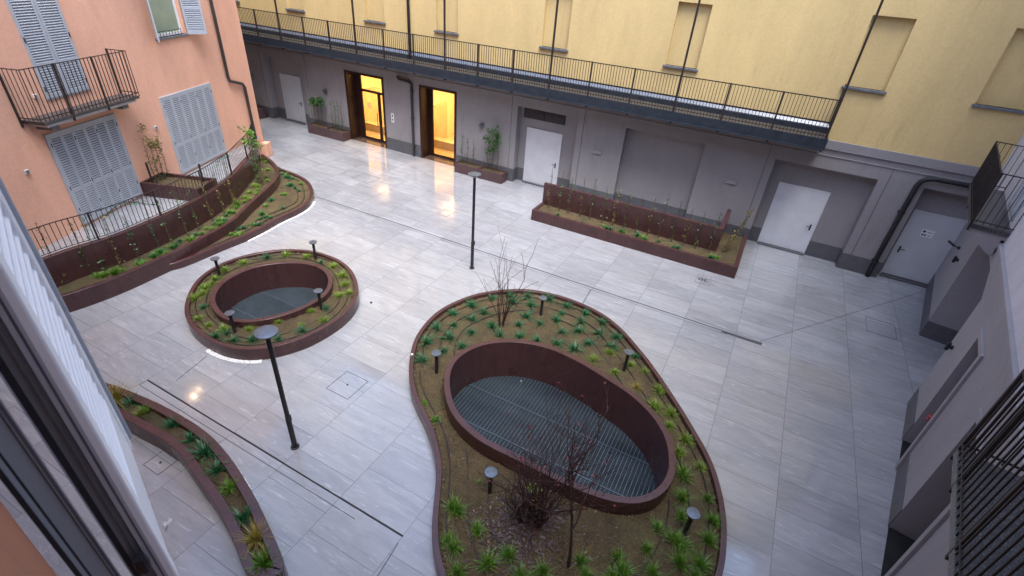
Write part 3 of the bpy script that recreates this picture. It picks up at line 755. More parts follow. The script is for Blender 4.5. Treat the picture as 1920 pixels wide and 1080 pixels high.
lit_room(-18.98, -16.62, 1); lit_room(-14.55, -12.57, 2)
# downpipe
m = MB(); pu = -14.93
m.tube([FAR.P(pu, .09, 16), FAR.P(pu, .09, 3.95)], .06, 10); m.build('downpipe', M['pipe'], yb, smooth=True)
m = MB(); m.tube([FAR.P(pu-.75, .12, 3.56), FAR.P(pu-.7, .10, 3.42), FAR.P(pu-.1, .10, 3.38), FAR.P(pu, .09, 3.30), FAR.P(pu, .09, .02)], .06, 10)
for z in (.5, 1.8, 3.0): m.box(FAR, pu-.075, pu+.075, .0, .16, z, z+.03)
m.build('downpipe', M['pipe'], yb, smooth=False)
m = MB(); m.tube([FAR.P(6.9, .13, 3.62), FAR.P(4.75, .13, 3.60), FAR.P(4.55, .13, 3.56), FAR.P(4.43, .13, 3.46), FAR.P(4.38, .13, 3.3), FAR.P(4.36, .12, 1.5), FAR.P(4.36, .10, .02)], .075, 12)
for z in (.6, 2.4): m.box(FAR, 4.27, 4.45, .0, .19, z, z+.03)
m.build('downpipe', M['black'], yb, smooth=True)
# gallery (iron walkway)
gy = 1.0; zf = 4.33; gx0_, gx1_ = -27.3, 1.50
gal = MB().box(FAR, gx0_, gx1_, .02, gy-.02, 4.22, zf).build('walkway', M['slab'], yb)
m = MB(); m.box(FAR, gx0_, gx1_+.04, gy-.02, gy+.03, 4.02, zf+.02).box(FAR, gx0_, gx1_+.04, gy-.07, gy+.08, 4.02, 4.05).box(FAR, gx1_, gx1_+.04, 0, gy, 4.02, zf+.02)
m.build('edge_beam', M['steelblue'], gal)
m = MB()
xk = [1.46-1.55*k for k in range(19)]
for x in xk: m.box(FAR, x-.05, x+.03, 0, gy-.03, 4.10, 4.218).box(FAR, x-.03, x+.03, gy-.12, gy+.02, 3.96, 4.018)
m.build('bracket', M['black'], gal)
m = MB(); m.box(FAR, gx0_, gx1_, .0, .10, zf, 4.49); m.build('skirting', M['steelblue'], gal)
m = MB(); m.add([FAR.P(u, n, z) for u in (gx0_, gx1_) for n, z in ((.0, 4.49), (.10, 4.49), (.10, 4.52), (.0, 4.635))], [(0, 1, 2, 3), (7, 6, 5, 4), (1, 5, 6, 2), (2, 6, 7, 3), (0, 4, 5, 1)]); m.build('flashing', M['duct'], gal)
MB().box(FAR, gx0_, gx1_, .0, .03, 4.64, 4.665).build('cable', M['black'], gal)
MB().box(FAR, gx0_, gx1_, gy-.03, gy, 5.455, 5.485).build('top_rail', M['rail'], gal)
MB().box(FAR, gx0_, gx1_, gy-.025, gy-.005, 4.42, 4.44).build('bottom_rail', M['rail'], gal)
m = MB(); u = gx0_
while u < gx1_: m.box(FAR, u-.008, u+.008, gy-.023, gy-.007, 4.34, 5.46); u += .102
m.build('balusters', M['rail'], gal)
for i, x in enumerate(xk):
    if i % 3 == 0: MB().box(FAR, x-.03, x+.03, gy-.045, gy+.015, 4.05, 15.9).build('post', M['rail'], gal)
    else: MB().box(FAR, x-.025, x+.025, gy-.04, gy+.01, 4.05, 5.49).build('post', M['rail'], gal)
m = MB()
for k in range(8): m.box(FAR, gx1_-.02, gx1_-.005, .06+k*.12, .075+k*.12, 4.34, 5.46)
m.box(FAR, gx1_-.03, gx1_, 0, gy, 5.455, 5.485).box(FAR, gx1_-.03, gx1_, .0, .05, 4.34, 5.8); m.build('end_railing', M['rail'], gal)
# far-left end wall of the passage
eb = empty('passage_wall', (-27.4, 16, 0), 'shaded grey wall closing the passage behind the pink building', 'wall')
MB().box(WORLD, -27.6, -27.3, 8, 19.05, 0, 12).build('wall', M['grey'], eb)
# white stored thing at the foot of the passage planter
p_ = G(487, 204)

# signs and fixtures on the far wall
def plate(F, u, n, z, w_, h, label, marks, cat='sign', name='wall_sign'):
    r = empty(name, F.P(u, n, z), label, cat)
    MB().box(F, u-w_/2, u+w_/2, n, n+.008, z-h/2, z+h/2).build('plate', M['white'], r, bevel=.002)
    m = MB()
    for (a, b, c, d) in marks: m.box(F, u+a, u+b, n+.008, n+.010, z+c, z+d)
    m.build('marks', M['black'], r); return r
plate(FAR, -16.17, .004, 1.58, .16, .42, 'small white sign with black symbols right of the lit glass door', [(-.035, .035, .07, .15), (-.02, .02, .02, .05), (-.04, .04, -.12, -.05), (-.015, .015, -.16, -.13)])
r = plate(FAR, 5.40, -.346, 1.77, .34, .26, 'white notice on the grey door in the far right corner', [(-.02, .13, .05, .058), (-.02, .10, .03, .038), (-.14, -.09, -.09, -.03), (-.07, -.02, -.09, -.03), (.02, .12, -.06, -.05), (.02, .10, -.085, -.077)])
m = MB(); m.tube([FAR.P(5.40-.10, -.338, 1.82), FAR.P(5.40-.10, -.335, 1.82)], .04, 14); m.build('symbol', M['black'], r)
def bulkhead(F, u, z, label):
    r = empty('wall_lamp', F.P(u, 0, z), label, 'wall lamp', 'round black wall lamps')
    m = MB(); m.tube([F.P(u, 0, z), F.P(u, .05, z)], .05, 12); m.build('bracket', M['black'], r)
    m = MB(); m.tube([F.P(u, .05, z+.02), F.P(u, .09, z+.02), F.P(u, .15, z-.02)], .10, 16); m.build('lamp_head', M['lamp_top'], r, smooth=False)
bulkhead(FAR, -20.3, 2.17, 'round black wall lamp beside the climber left of the lit glass door')
bulkhead(FAR, -11.21, 2.18, 'round black wall lamp above the box planter right of the lit doorway')
for u, lb in ((-5.88, 'slim grey fixture on the wall above the left end of the long planter'), (-.78, 'slim grey fixture on the wall above the right end of the long planter')):
    r = empty('wall_light', FAR.P(u, 0, 2.15), lb, 'wall light', 'slim wall fixtures'); MB().box(FAR, u-.17, u+.17, 0, .07, 2.10, 2.20).build('housing', M['grey'], r, bevel=.006)
    MB().box(FAR, u-.165, u+.165, .01, .068, 2.085, 2.097).build('diffuser', M['fixture'], r)

# ================================================================== LEFT (PINK) BUILDING
pb = empty('pink_building', LEFT.P(-6, 0, 0), 'salmon pink building with pale blue shutters on the left', 'building')
lh = [(-4.42, -2.95, 5.32, 7.4, .22, 1, 0), (-8.83, -7.49, 4.36, 6.95, .12, 1, 0)]
m = holed_wall(MB(), LEFT, -22, .33, 0, 14.0, lh)
P = LEFT.P
m.quad(P(.33, 0, 0), P(.33, -9, 0), P(.33, -9, 14), P(.33, 0, 14)); m.quad(P(-22, 0, 14), P(.33, 0, 14), P(.33, -9, 14), P(-22, -9, 14))
m.build('wall', [M['pink'], M['dark_fill']], pb)
m = MB(); m.box(LEFT, -.05, .38, .0, .30, 0, .60); m.build('corner_block', M['pink'], pb, bevel=.02)
def big_shutter(u0, u1, z0, z1, n_, split, label=None):
    fr = MB(); t = .07
    fr.box(LEFT, u0, u0+t, .0, .05, z0, z1).box(LEFT, u1-t, u1, .0, .05, z0, z1).box(LEFT, u0+t, u1-t, .0, .05, z1-t, z1)
    f = fr.build('shuttered_door', M['shutter'], pb)
    MB().box(LEFT, u0+.02, u1-.02, .001, .012, z0+.01, z1-.02).build('shade_backing', M['dark_fill'], f)  # dark sheet added over the pink wall, paints the shade between the slats
    wd = (u1-u0-2*t)/n_
    for k in range(n_):
        a = u0+t+k*wd; st = .05
        m = MB(); q = .003
        m.box(LEFT, a+q, a+st, .01, .048, z0, z1-t-q).box(LEFT, a+wd-st, a+wd-q, .01, .048, z0, z1-t-q)
        m.box(LEFT, a+st, a+wd-st, .01, .046, z0, z0+.1).box(LEFT, a+st, a+wd-st, .01, .046, z1-t-.08, z1-t-q).box(LEFT, a+st, a+wd-st, .01, .046, split-.05, split+.05)
        slats(m, LEFT, a+st, a+wd-st, z0+.1, split-.05, .046, .062, .030, .010, -1, .42); slats(m, LEFT, a+st, a+wd-st, split+.05, z1-t-.08, .046, .062, .030, .010, -1, .42)
        m.build('shutter_leaf', M['shutter'], f)
    m = MB()
    for k in range(n_+1):
        a = u0+t+k*wd
        for z in ((z0+.45, z0+(z1-z0)*.42, z1-.3) if k % 2 == 0 else ()): m.tube([LEFT.P(a, .052, z-.05), LEFT.P(a, .052, z+.05)], .012, 6)
    m.build('hinges', M['black'], f)
big_shutter(-9.33, -7.0, .98, 3.57, 6, 1.95); big_shutter(-5.07, -2.40, .98, 3.61, 6, 1.95)
# tall shutters behind the balcony
f = MB().box(LEFT, -8.85, -7.47, -.02, .03, 4.33, 4.37).build('shuttered_door', M['shutter_grey'], pb)
leaf_shutter(f, LEFT, -8.83, -8.165, 4.37, 6.95, .035, (5.15,), M['shutter'], st=.07)
leaf_shutter(f, LEFT, -8.155, -7.49, 4.37, 6.95, .035, (5.15,), M['shutter'], st=.07)
m = MB()
for u, z in ((-8.80, 4.6), (-8.80, 5.75), (-7.52, 4.6), (-7.52, 5.75)): m.tube([LEFT.P(u, .045, z-.06), LEFT.P(u, .045, z+.06)], .014, 6)
m.build('hinges', M['black'], f)
# balcony
u0, u1, pj = -9.75, -6.50, .62
b = MB().box(LEFT, u0+.05, u1-.02, .0, pj, 3.96, 4.04).build('balcony', M['granite'], pb, bevel=.008)
m = MB(); m.box(LEFT, u0+.15, u1-.12, .0, pj-.06, 3.88, 3.958); m.build('slab_moulding', M['fixture'], b)
for u in (-9.3, -6.95): MB().box(LEFT, u-.11, u+.11, 0, .45, 3.74, 3.878).build('corbel', M['sill'], b)
def rail_box(parent, F, u0, u1, pj, z0, z1, bar=.11, posts=(), ends=(True, True), dense=False):
    m = MB(); m.box(F, u0, u1, pj-.02, pj, z1-.02, z1)
    for e_, u in zip(ends, (u0, u1)):
        if e_: m.box(F, u-.012, u+.012, 0, pj, z1-.02, z1-.001)
    m.build('top_rail', M['rail'], parent)
    m = MB(); m.box(F, u0, u1, pj-.02, pj-.0, z0+.07, z0+.09)
    for e_, u in zip(ends, (u0, u1)):
        if e_: m.box(F, u-.012, u+.012, 0, pj, z0+.07, z0+.089)
    m.build('bottom_rail', M['rail'], parent)
    m = MB(); k = max(2, int((u1-u0)/bar)); 
    for i in range(k+1): u = u0+(u1-u0)*i/k; m.box(F, u-.0075, u+.0075, pj-.018, pj-.003, z0-.02, z1-.01)
    q = max(2, int(pj/bar))
    for e_, u in zip(ends, (u0, u1)):
        if e_:
            for i in range(q): n_ = pj*(i+.3)/q; m.box(F, u-.006, u+.006, n_-.006, n_+.006, z0+.02, z1-.01)
    m.build('balusters', M['rail'], parent)
    for (u, n_) in posts: MB().box(F, u-.02, u+.02, n_-.02, n_+.02, z0-.16, z1+.005).build('post', M['rail'], parent)
rail_box(b, LEFT, u0, u1, pj, 4.04, 5.28, .118, ((u0, .03), (u1, .03), (u0+.9, pj-.01), (u0+2.05, pj-.01)))
# upper open window with shutters
wu0, wu1, wz0, wz1 = -4.42, -2.95, 5.32, 7.4
wn = MB(); wn.box(LEFT, wu0-.06, wu1+.06, -.21, .07, wz0-.06, wz0).build('window_sill', M['sill'], pb, bevel=.006)
wf = MB(); t = .07
wf.box(LEFT, wu0, wu0+t, -.20, -.12, wz0, wz1).box(LEFT, wu1-t, wu1, -.20, -.12, wz0, wz1).box(LEFT, wu0+t, wu1-t, -.20, -.12, wz0, wz0+.09).box(LEFT, wu0+t, wu1-t, -.20, -.12, wz1-t, wz1)
f = wf.build('window', M['white'], pb)
m = MB(); m.quad(P(wu0+t, -.16, wz0+.09), P(wu1-t, -.16, wz0+.09), P(wu1-t, -.16, wz1-t), P(wu0+t, -.16, wz1-t)); m.build('pane', M['greenpane'], f)
m = MB(); m.box(LEFT, wu0+.02, wu1-.25, .03, .045, wz0+.17, wz0+.185).box(LEFT, wu0+.02, wu1-.25, .03, .045, wz0+.02, wz0+.03)
for k in range(9): u = wu0+.05+k*(wu1-wu0-.33)/8; m.box(LEFT, u-.006, u+.006, .032, .044, wz0, wz0+.18)
m.build('guard_rail', M['rail'], f)
FL = Frame(LEFT.P(wu0-.02, .05, 0), 111.25+180+43, False); FL2 = Frame(LEFT.P(wu1+.02, .05, 0), 111.25-45, False)
leaf_shutter(f, FL, 0, .58, wz0-.02, wz1, .02, (6.1,), M['shutter'], st=.06, pitch=.04)
leaf_shutter(f, FL2, 0, .60, wz0-.02, wz1, .02, (6.1,), M['shutter'], st=.06, pitch=.04)
# downpipe
m = MB(); m.tube([P(-1.32, .09, 14), P(-1.32, .09, 3.62), P(-1.26, .09, 3.46), P(-.50, .09, 3.22), P(-.38, .09, 3.08), P(-.36, .09, .9)], .058, 12); m.build('downpipe', M['pipe'], pb, smooth=True)
def ventlight(u, z, label, s=.11, mat='fixture'):
    r = empty('wall_light', P(u, 0, z), label, 'wall light', 'little square fixtures on the pink wall')
    MB().box(LEFT, u-s/2, u+s/2, 0, .05, z-s/2, z+s/2).build('housing', M[mat], r, bevel=.008)
    MB().box(LEFT, u-s/2+.015, u+s/2-.015, .05, .056, z-s/2+.015, z+s/2-.015).build('cover', M['sill'], r)
ventlight(-5.60, 2.77, 'small square grey fixture above the climber on the terrace'); ventlight(-10.15, 2.86, 'small square grey fixture on the pink wall left of the wide shutters')
ventlight(-9.12, 4.50, 'small white socket box low on the wall behind the balcony railing', .09, 'white')
# the two lit lamps high on the wall whose reflections lie in the wet paving
for u, z, lb in ((-7.68, 7.12, 'right of the two lit lamps above the balcony shutters'), (-8.02, 7.22, 'left of the two lit lamps above the balcony shutters')):
    r = empty('wall_lantern', P(u, 0, z), lb, 'wall lamp', 'lit lamps above the balcony shutters')
    MB().box(LEFT, u-.03, u+.03, 0, .10, z+.06, z+.09).build('bracket', M['black'], r)
    MB().lathe(P(u, .12, z), [(.03, -.05), (.07, -.02), (.075, .02), (.04, .06)], 14).build('lamp_globe', M['bulb2'] if 'bulb2' in M else M['bulb'], r)

# ================================================================== RIGHT (WHITE) BUILDING
rb_ = empty('white_building', RIGHT.P(0, 0, 0), 'pale lilac and white building with deep recesses on the right', 'building')
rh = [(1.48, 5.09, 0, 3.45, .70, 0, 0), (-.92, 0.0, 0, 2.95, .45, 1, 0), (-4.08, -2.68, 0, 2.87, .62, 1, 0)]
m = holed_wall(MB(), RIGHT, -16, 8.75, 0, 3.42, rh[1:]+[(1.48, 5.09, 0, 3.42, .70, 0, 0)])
# haunch in the head of the deep recess
P = RIGHT.P
for u0, u1 in ((1.48, 2.5), (5.09, 4.1)):
    a, b_, c_ = (P(u0, 0, 3.42), P(u1, 0, 3.42), P(u0, 0, 3.02)); d_, e_, f_ = (P(u0, -.70, 3.42), P(u1, -.70, 3.42), P(u0, -.70, 3.02))
    m.add([a, b_, c_, d_, e_, f_], [(0, 1, 2), (3, 5, 4), (1, 4, 5, 2), (0, 2, 5, 3)])
m.build('ground_floor_wall', [M['lilac'], M['dark_fill']], rb_)
for a, b_ in ((-16, -4.21), (-2.68, -1.05), (.001, 1.479), (5.091, 8.75)): MB().box(RIGHT, a, b_, 0, .014, 0, .52).build('plinth', M['plinth'], rb_)
MB().box(RIGHT, 5.077, 5.089, -.70, -.001, 0, .52).build('plinth', M['plinth'], rb_)
m = MB(); m.box(RIGHT, -16, 8.75, -.2, .03, 3.42, 3.60).box(RIGHT, -16, 8.75, -.2, .055, 3.60, 3.80).box(RIGHT, -16, 8.75, -.2, .09, 3.80, 3.90); m.build('cornice', M['lilac'], rb_, bevel=.012)
bh = [(3.1, 4.45, 4.30, 6.7, .12, 1, 0), (-8.6, -6.45, 4.30, 6.7, .12, 1, 0)]
m = holed_wall(MB(), RIGHT, -16, 8.75, 3.90, 17.5, bh, n=.02); m.quad(P(-16, .02, 17.5), P(8.75, .02, 17.5), P(8.75, -8, 17.5), P(-16, -8, 17.5)); m.build('upper_wall', [M['white_wall'], M['dark_fill']], rb_)  # unseen top of the wall raised to darken the paving on this side
for a, b_, s_ in ((-1.05, -.92, 2.95), (-4.21, -4.08, 2.87)):
    m = MB(); m.box(RIGHT, a, b_-.001, 0, .05, .0, s_+.12); m.build('door_surround', M['lilac'], rb_, bevel=.006)
MB().box(RIGHT, -.919, .0+.12, 0, .035, 2.951, 3.07).build('door_surround', M['lilac'], rb_, bevel=.004)
MB().box(RIGHT, -4.079, -2.56, 0, .035, 2.871, 2.99).build('door_surround', M['lilac'], rb_, bevel=.004)
MB().box(RIGHT, -4.07, -2.69, -.61, -.002, 0, .02).build('recess_floor', M['dark_fill'], rb_)
MB().box(RIGHT, -.91, -.014, -.44, -.002, 0, .02).build('recess_floor', M['dark_fill'], rb_)
MB().box(RIGHT, 2.3, 3.9, -.69, -.66, .03, 2.35).build('door', M['door'], rb_)
def spot(u, z, label, arm=False):
    r = empty('wall_spotlight', RIGHT.P(u, 0, z), label, 'wall lamp', 'black spotlights on the lilac wall')
    m = MB(); m.tube([P(u, 0, z), P(u, .06, z)], .045, 12)
    if arm: m.tube([P(u, .03, z), P(u, .16, z+.02)], .018, 8)
    m.build('bracket', M['black'], r)
    m = MB()
    if arm: m.tube([P(u+.02, .16, z+.02), P(u+.18, .30, z+.05)], .035, 10)
    else: m.tube([P(u, .09, z-.09), P(u, .09, z+.09)], .038, 12)
    m.build('lamp_head', M['black'], r)
spot(7.2, 2.05, 'black camera-like spotlight on an arm high beside the corner door', True)
spot(6.3, 2.0, 'black cylinder spotlight on the lilac wall next to the armed one'); spot(1.06, 1.98, 'black cylinder spotlight between the two recesses of the lilac wall')
m = MB(); c_ = P(-.16, -.12, .93); m.lathe(c_, [(.03, -.06), (.06, -.03), (.06, .03), (.03, .06)], 10); m.tube([c_, c_+Vector((.1, -.02, .05))], .03, 8); m.tube([c_, c_+Vector((-.06, -.06, -.05))], .025, 8)
tag(m.build('water_valve', M['red'], base=c_), 'small red valve inside the narrow recess of the right wall', 'valve')
def r_balcony(u0, u1, pj, zf, win, ends, posts):
    b = MB().box(RIGHT, u0, u1, .02, pj, zf-.10, zf).build('balcony', M['granite'], rb_, bevel=.006)
    MB().box(RIGHT, u0+.04, u1-.04, .02, pj-.04, zf-.20, zf-.101).build('slab_moulding', M['lilac'], b)
    for u in (u0+.15, u1-.15):
        m = MB(); m.add([P(u+s_*.11, n_, z) for s_ in (-1, 1) for n_, z in ((.09, zf-.201), (pj-.12, zf-.201), (pj-.2, zf-.32), (.2, zf-.55), (.09, zf-.6))], [(0, 1, 2, 3, 4), (9, 8, 7, 6, 5), (0, 5, 6, 1), (1, 6, 7, 2), (2, 7, 8, 3), (3, 8, 9, 4)])
        m.build('corbel', M['lilac'], b)
    rail_box(b, RIGHT, u0, u1, pj, zf, zf+1.12, .115, posts, ends)
    f = MB().box(RIGHT, win[0], win[1], -.02, .05, 4.26, 4.30).build('shuttered_door', M['shutter_grey'], rb_)
    md = (win[0]+win[1])/2
    leaf_shutter(f, RIGHT, win[0], md-.004, 4.30, 6.7, .05, (5.1,), M['shutter'], st=.07); leaf_shutter(f, RIGHT, md+.004, win[1], 4.30, 6.7, .05, (5.1,), M['shutter'], st=.07)
r_balcony(2.55, 5.95, .72, 4.17, (3.1, 4.45), (True, True), ((2.55, .70), (5.95, .70), (4.2, .70)))
r_balcony(-9.4, -5.56, .80, 4.17, (-8.6, -6.45), (True, True), ((-5.56, .78), (-7.0, .78), (-6.1, .78), (-8.2, .78)))

# ================================================================== NEAR (CAMERA SIDE) BUILDING
nb = empty('orange_building', (-2, -.5, 0), 'orange building at the lower left corner, seen from its own window', 'building')
m = holed_wall(MB(), NEAR, -4.6, 16, 0, 15, [(-.75, .55, 7.25, 9.6, .35, 1, 0)]); P = NEAR.P  # wall carried higher behind the camera, unseen, to cut skylight in the courtyard
m.quad(P(-4.6, 0, 15), P(16, 0, 15), P(16, -8, 15), P(-4.6, -8, 15)); m.build('wall', [M['near_orange'], M['dark_fill']], nb)
def plan(az, dist, z=0): return Vector((math.cos(R(az))*dist, math.sin(R(az))*dist, z))
def board(m, a0, d0, a1, d1, z0, z1, th):
    """upright board between two plan points given by bearing and distance"""
    p, q = plan(a0, d0), plan(a1, d1); t = (q-p); L = t.length; F = Frame((p.x, p.y), math.degrees(math.atan2(t.y, t.x)))
    m.box(F, 0, L, -th/2, th/2, z0, z1)
SHZ = 7.02
# louvred leaf: hinge side plan(167.4,.90), outer side plan(165.0,1.36)
def fr_(a0, d0, a1, d1):
    p, q = plan(a0, d0), plan(a1, d1); t = q-p; return Frame((p.x, p.y), math.degrees(math.atan2(t.y, t.x))), t.length
FS, LS = fr_(168.3, .86, 165.55, 1.36)
sh = MB(); sh.box(FS, LS-.05, LS, -.02, .022, SHZ, 9.4); sh.box(FS, .05, LS-.05, -.016, .018, SHZ, SHZ+.20); sh.box(FS, .05, LS-.05, -.016, .018, 9.3, 9.4)
sh.box(FS, 0, .05, -.02, .022, SHZ-.0, 9.4)
s0 = sh.build('shutter', M['shutter_white'], nb, bevel=.004)
m = MB(); m.box(FS, LS-.052, LS+.006, -.028, -.005, SHZ-.002, 9.41).box(FS, LS-.004, LS+.014, -.03, .03, SHZ-.002, 9.41); m.build('edge_moulding', M['shutter'], s0, bevel=.004)
m = MB(); slats(m, FS, .05, LS-.05, SHZ+.2, 9.3, .016, .040, .034, .008, -1, 1.0)
m.build('slats', M['shutter_white'], s0)
# dark moulded hinge stile between the louvres and the window
M['near_stile'] = plain('charcoal_stile_paint', (.19, .205, .225), (.16, .17, .19), 3, .4, 60, .06)
M['near_mould'] = plain('grey_moulding_paint', (.42, .43, .47), (.36, .37, .41), 3, .4, 60, .06)
M['near_frame'] = plain('blue_grey_frame_paint', (.38, .44, .48), (.34, .39, .43), 3, .4, 60, .06)
def vboard(nm, mat, a0, a1, d, z0, z1, par, th=.006):
    m = MB(); board(m, a0, d, a1, d, z0, z1, th); return m.build(nm, mat, par)
st_ = vboard('shutter_stile', M['near_stile'], 168.72, 170.10, .80, 6.3, 9.4, nb)
vboard('moulding', M['near_mould'], 167.75, 168.05, .79, 6.3, 9.4, st_); vboard('moulding', M['shutter_dark'], 168.05, 168.28, .80, 6.3, 9.4, st_)
vboard('moulding', M['near_mould'], 168.28, 168.72, .795, 6.3, 9.4, st_, .012); vboard('moulding', M['shutter_dark'], 169.25, 169.38, .792, 6.3, 9.4, st_)
vboard('rebate', M['black'], 170.10, 170.72, .80, 6.3, 9.4, st_); vboard('edge_strip', M['near_frame'], 170.72, 170.88, .79, 6.3, 9.4, st_)
d_ = ray(266, 1056); k_ = .775/math.hypot(d_.x, d_.y); pq = Vector((d_.x*k_, d_.y*k_, CAM_H+d_.z*k_))
m = MB(); m.lathe(pq, [(.010, -.02), (.012, 0), (.010, .02)], 10); m.build('hinge', M['black'], st_)
wf_ = vboard('window_frame', M['near_frame'], 172.42, 173.85, .68, 6.3, 9.4, nb)
vboard('moulding', M['near_mould'], 171.72, 171.85, .67, 6.3, 9.4, wf_); vboard('moulding', M['shutter_dark'], 171.85, 172.15, .68, 6.3, 9.4, wf_); vboard('moulding', M['near_mould'], 172.15, 172.27, .675, 6.3, 9.4, wf_); vboard('moulding', M['shutter_dark'], 172.27, 172.42, .68, 6.3, 9.4, wf_)
vboard('seal', M['black'], 173.85, 174.08, .67, 6.3, 9.4, wf_); vboard('edge_strip', M['near_frame'], 174.08, 174.5, .66, 6.3, 9.4, wf_); vboard('seal', M['black'], 174.5, 175.0, .65, 6.3, 9.4, wf_)

# ================================================================== LAMPS
def lamp_post(loc, h, hr, label):
    r = empty('lamp_post', loc, label, 'lamp post', 'tall disc-topped lamp posts'); x, y = loc[0], loc[1]
    MB().lathe((x, y, 0), [(.05, 0), (.05, h*.30), (.043, h*.30+.01), (.040, h-.1), (.036, h-.05)], 14).build('pole', M['black'], r, smooth=False)
    MB().lathe((x, y, 0), [(.085, 0), (.085, .012), (.055, .02)], 14).build('base_plate', M['black'], r)
    MB().box(WORLD, x+.04, x+.065, y-.03, y+.03, h*.27, h*.27+.14).build('service_hatch', M['black'], r)
    MB().lathe((x, y, h), [(.05, -.09), (.07, -.045), (hr*.8, -.03), (hr, -.012), (hr, .012), (hr*.75, .026), (.0001, .03)], 36).build('lamp_head', M['lamp_top'], r, smooth=False)
lamp_post((-7.06, 11.67, 0), 3.10, .185, 'taller-looking black lamp post standing by the slot drain in mid courtyard')
lamp_post((-6.30, 3.98, 0), 2.84, .185, 'black lamp post with grey disc top beside the oval planter')
def bollard(loc, zs, label):
    r = empty('bollard_light', loc, label, 'bollard light', 'short bollard lights in the planters'); x, y, z = loc
    MB().lathe((x, y, z), [(.038, -.05), (.038, .50), (.03, .52)], 12).build('post', M['black'], r)
    MB().lathe((x, y, z+.58), [(.03, -.07), (.045, -.035), (.105, -.018), (.115, 0), (.11, .012), (.0001, .02)], 24).build('lamp_head', M['lamp_top'], r)
    return r
bl_ = None
for (px, py), zs, lb in [((412.7,518.7), .27, 'bollard light at the left back of the oval planter'), ((592,486), .27, 'bollard light at the right back of the oval planter'), ((441,623.7), .27, 'bollard light at the left front of the oval planter'), ((602.5,580), .27, 'bollard light at the right front of the oval planter'),
        ((818.7,698.3), .22, 'bollard light at the left tip of the kidney-shaped planter'), ((1013.8,591.7), .22, 'bollard light at the top of the kidney-shaped planter, by the bare shrub'), ((1170,695), .22, 'bollard light on the upper right of the kidney-shaped planter'), ((918,924.4), .22, 'bollard light left of the dark bush in the kidney-shaped planter'), ((1283,1000), .22, 'bollard light among grasses at the lower right of the kidney-shaped planter')]:
    p = G(px, py, zs)
    if bl_ is None: bl_ = bollard(p, zs, lb)
    else: copy_tree(bl_, p, None, lb)

# ================================================================== PLANTS
def blade(m, base, az, L, w_, lean, droop, seg=3):
    d = Vector((math.cos(az), math.sin(az), 0)); s = Vector((-d.y, d.x, 0)); vs = []
    for i in range(seg+1):
        t = i/seg; h = L*(t*math.cos(lean)*(1-droop*t*t)); o = L*t*math.sin(lean)*(1+droop*.5*t)
        ww = w_*(1-t)**.7 if i < seg else .0006
        p = base+d*o+Vector((0, 0, h)); vs += [p-s*ww/2, p+s*ww/2]
    m.add(vs, [(2*i, 2*i+1, 2*i+3, 2*i+2) for i in range(seg)])
def tuft_mesh(n, L, w_, spread, droop, rad=.04, seed=0):
    rnd = random.Random(seed); m = MB()
    for i in range(n):
        a = rnd.uniform(0, 2*math.pi); ln = abs(rnd.gauss(.1, spread)); ln = min(ln, 1.35)
        b = Vector((math.cos(a)*rnd.random()*rad, math.sin(a)*rnd.random()*rad, 0))
        blade(m, b, a+rnd.gauss(0, .3), L*rnd.uniform(.6, 1.1), w_*rnd.uniform(.7, 1.2), ln, droop*rnd.uniform(.3, 1.2))
    return m
protos = {}
def proto(kind, i):
    k = (kind, i)
    if k not in protos:
        s = hash_(kind)*10+i
        m = {'dark': lambda: tuft_mesh(60, .30, .020, .85, .48, .05, s), 'lime': lambda: tuft_mesh(130, .27, .012, .72, .42, .08, s), 'gold': lambda: tuft_mesh(150, .50, .011, .6, .45, .06, s), 'green': lambda: tuft_mesh(120, .31, .0125, .66, .40, .07, s), 'low': lambda: tuft_mesh(80, .24, .020, .9, .4, .10, s)}[kind]()
        mat = {'dark': 'leaf_dark', 'lime': 'leaf_lime', 'gold': 'leaf_gold', 'green': 'leaf_mid', 'low': 'leaf_mid'}[kind]
        o = m.build({'dark': 'lily_turf', 'lime': 'grass_tuft', 'gold': 'grass_tuft', 'green': 'grass_tuft', 'low': 'ground_cover_plant'}[kind], M[mat]); protos[k] = [o, False]
    return protos[k]
def hash_(s): return sum(ord(c) for c in s)
prnd = random.Random(3)
def plant(kind, x, y, z, s, label, group, world=False):
    i = prnd.randrange(4); pr = proto(kind, i); p = Vector((x, y, z)) if world else G(x, y, z)
    o = pr[0] if not pr[1] else pr[0].copy()
    if pr[1]: COL.objects.link(o)
    pr[1] = True; o.location = p; s *= prnd.uniform(.72, 1.2); o.scale = (s, s, s*prnd.uniform(.85, 1.1)); o.rotation_euler = (prnd.gauss(0, .05), prnd.gauss(0, .05), prnd.uniform(0, 6.28))
    return tag(o, label, 'plant', group)
ZB = .22
dk = [(849,590),(885,575),(922,563),(957,558),(960,569),(990,559),(1030,562),(995,575),(907,589),(884,600),(818,618),(852,612),(985,595),(1042,603),(1053,590),(1012,608),(972,611),(923,614),(800,644),(843,636),(883,626),(937,631),(975,633),(1007,639),(1053,624),(1043,646),(867,652),(832,661),(790,678),(1063,576),(1097,590),(1088,605),(1128,608),(1084,622),(1123,627),(1155,634),(1077,657),(1102,646),(1148,652),(1192,671)]
for x, y in dk: plant('dark', x, y, ZB, .95, 'dark strappy tuft in the upper kidney-shaped planter', 'dark tufts in the kidney-shaped planter')
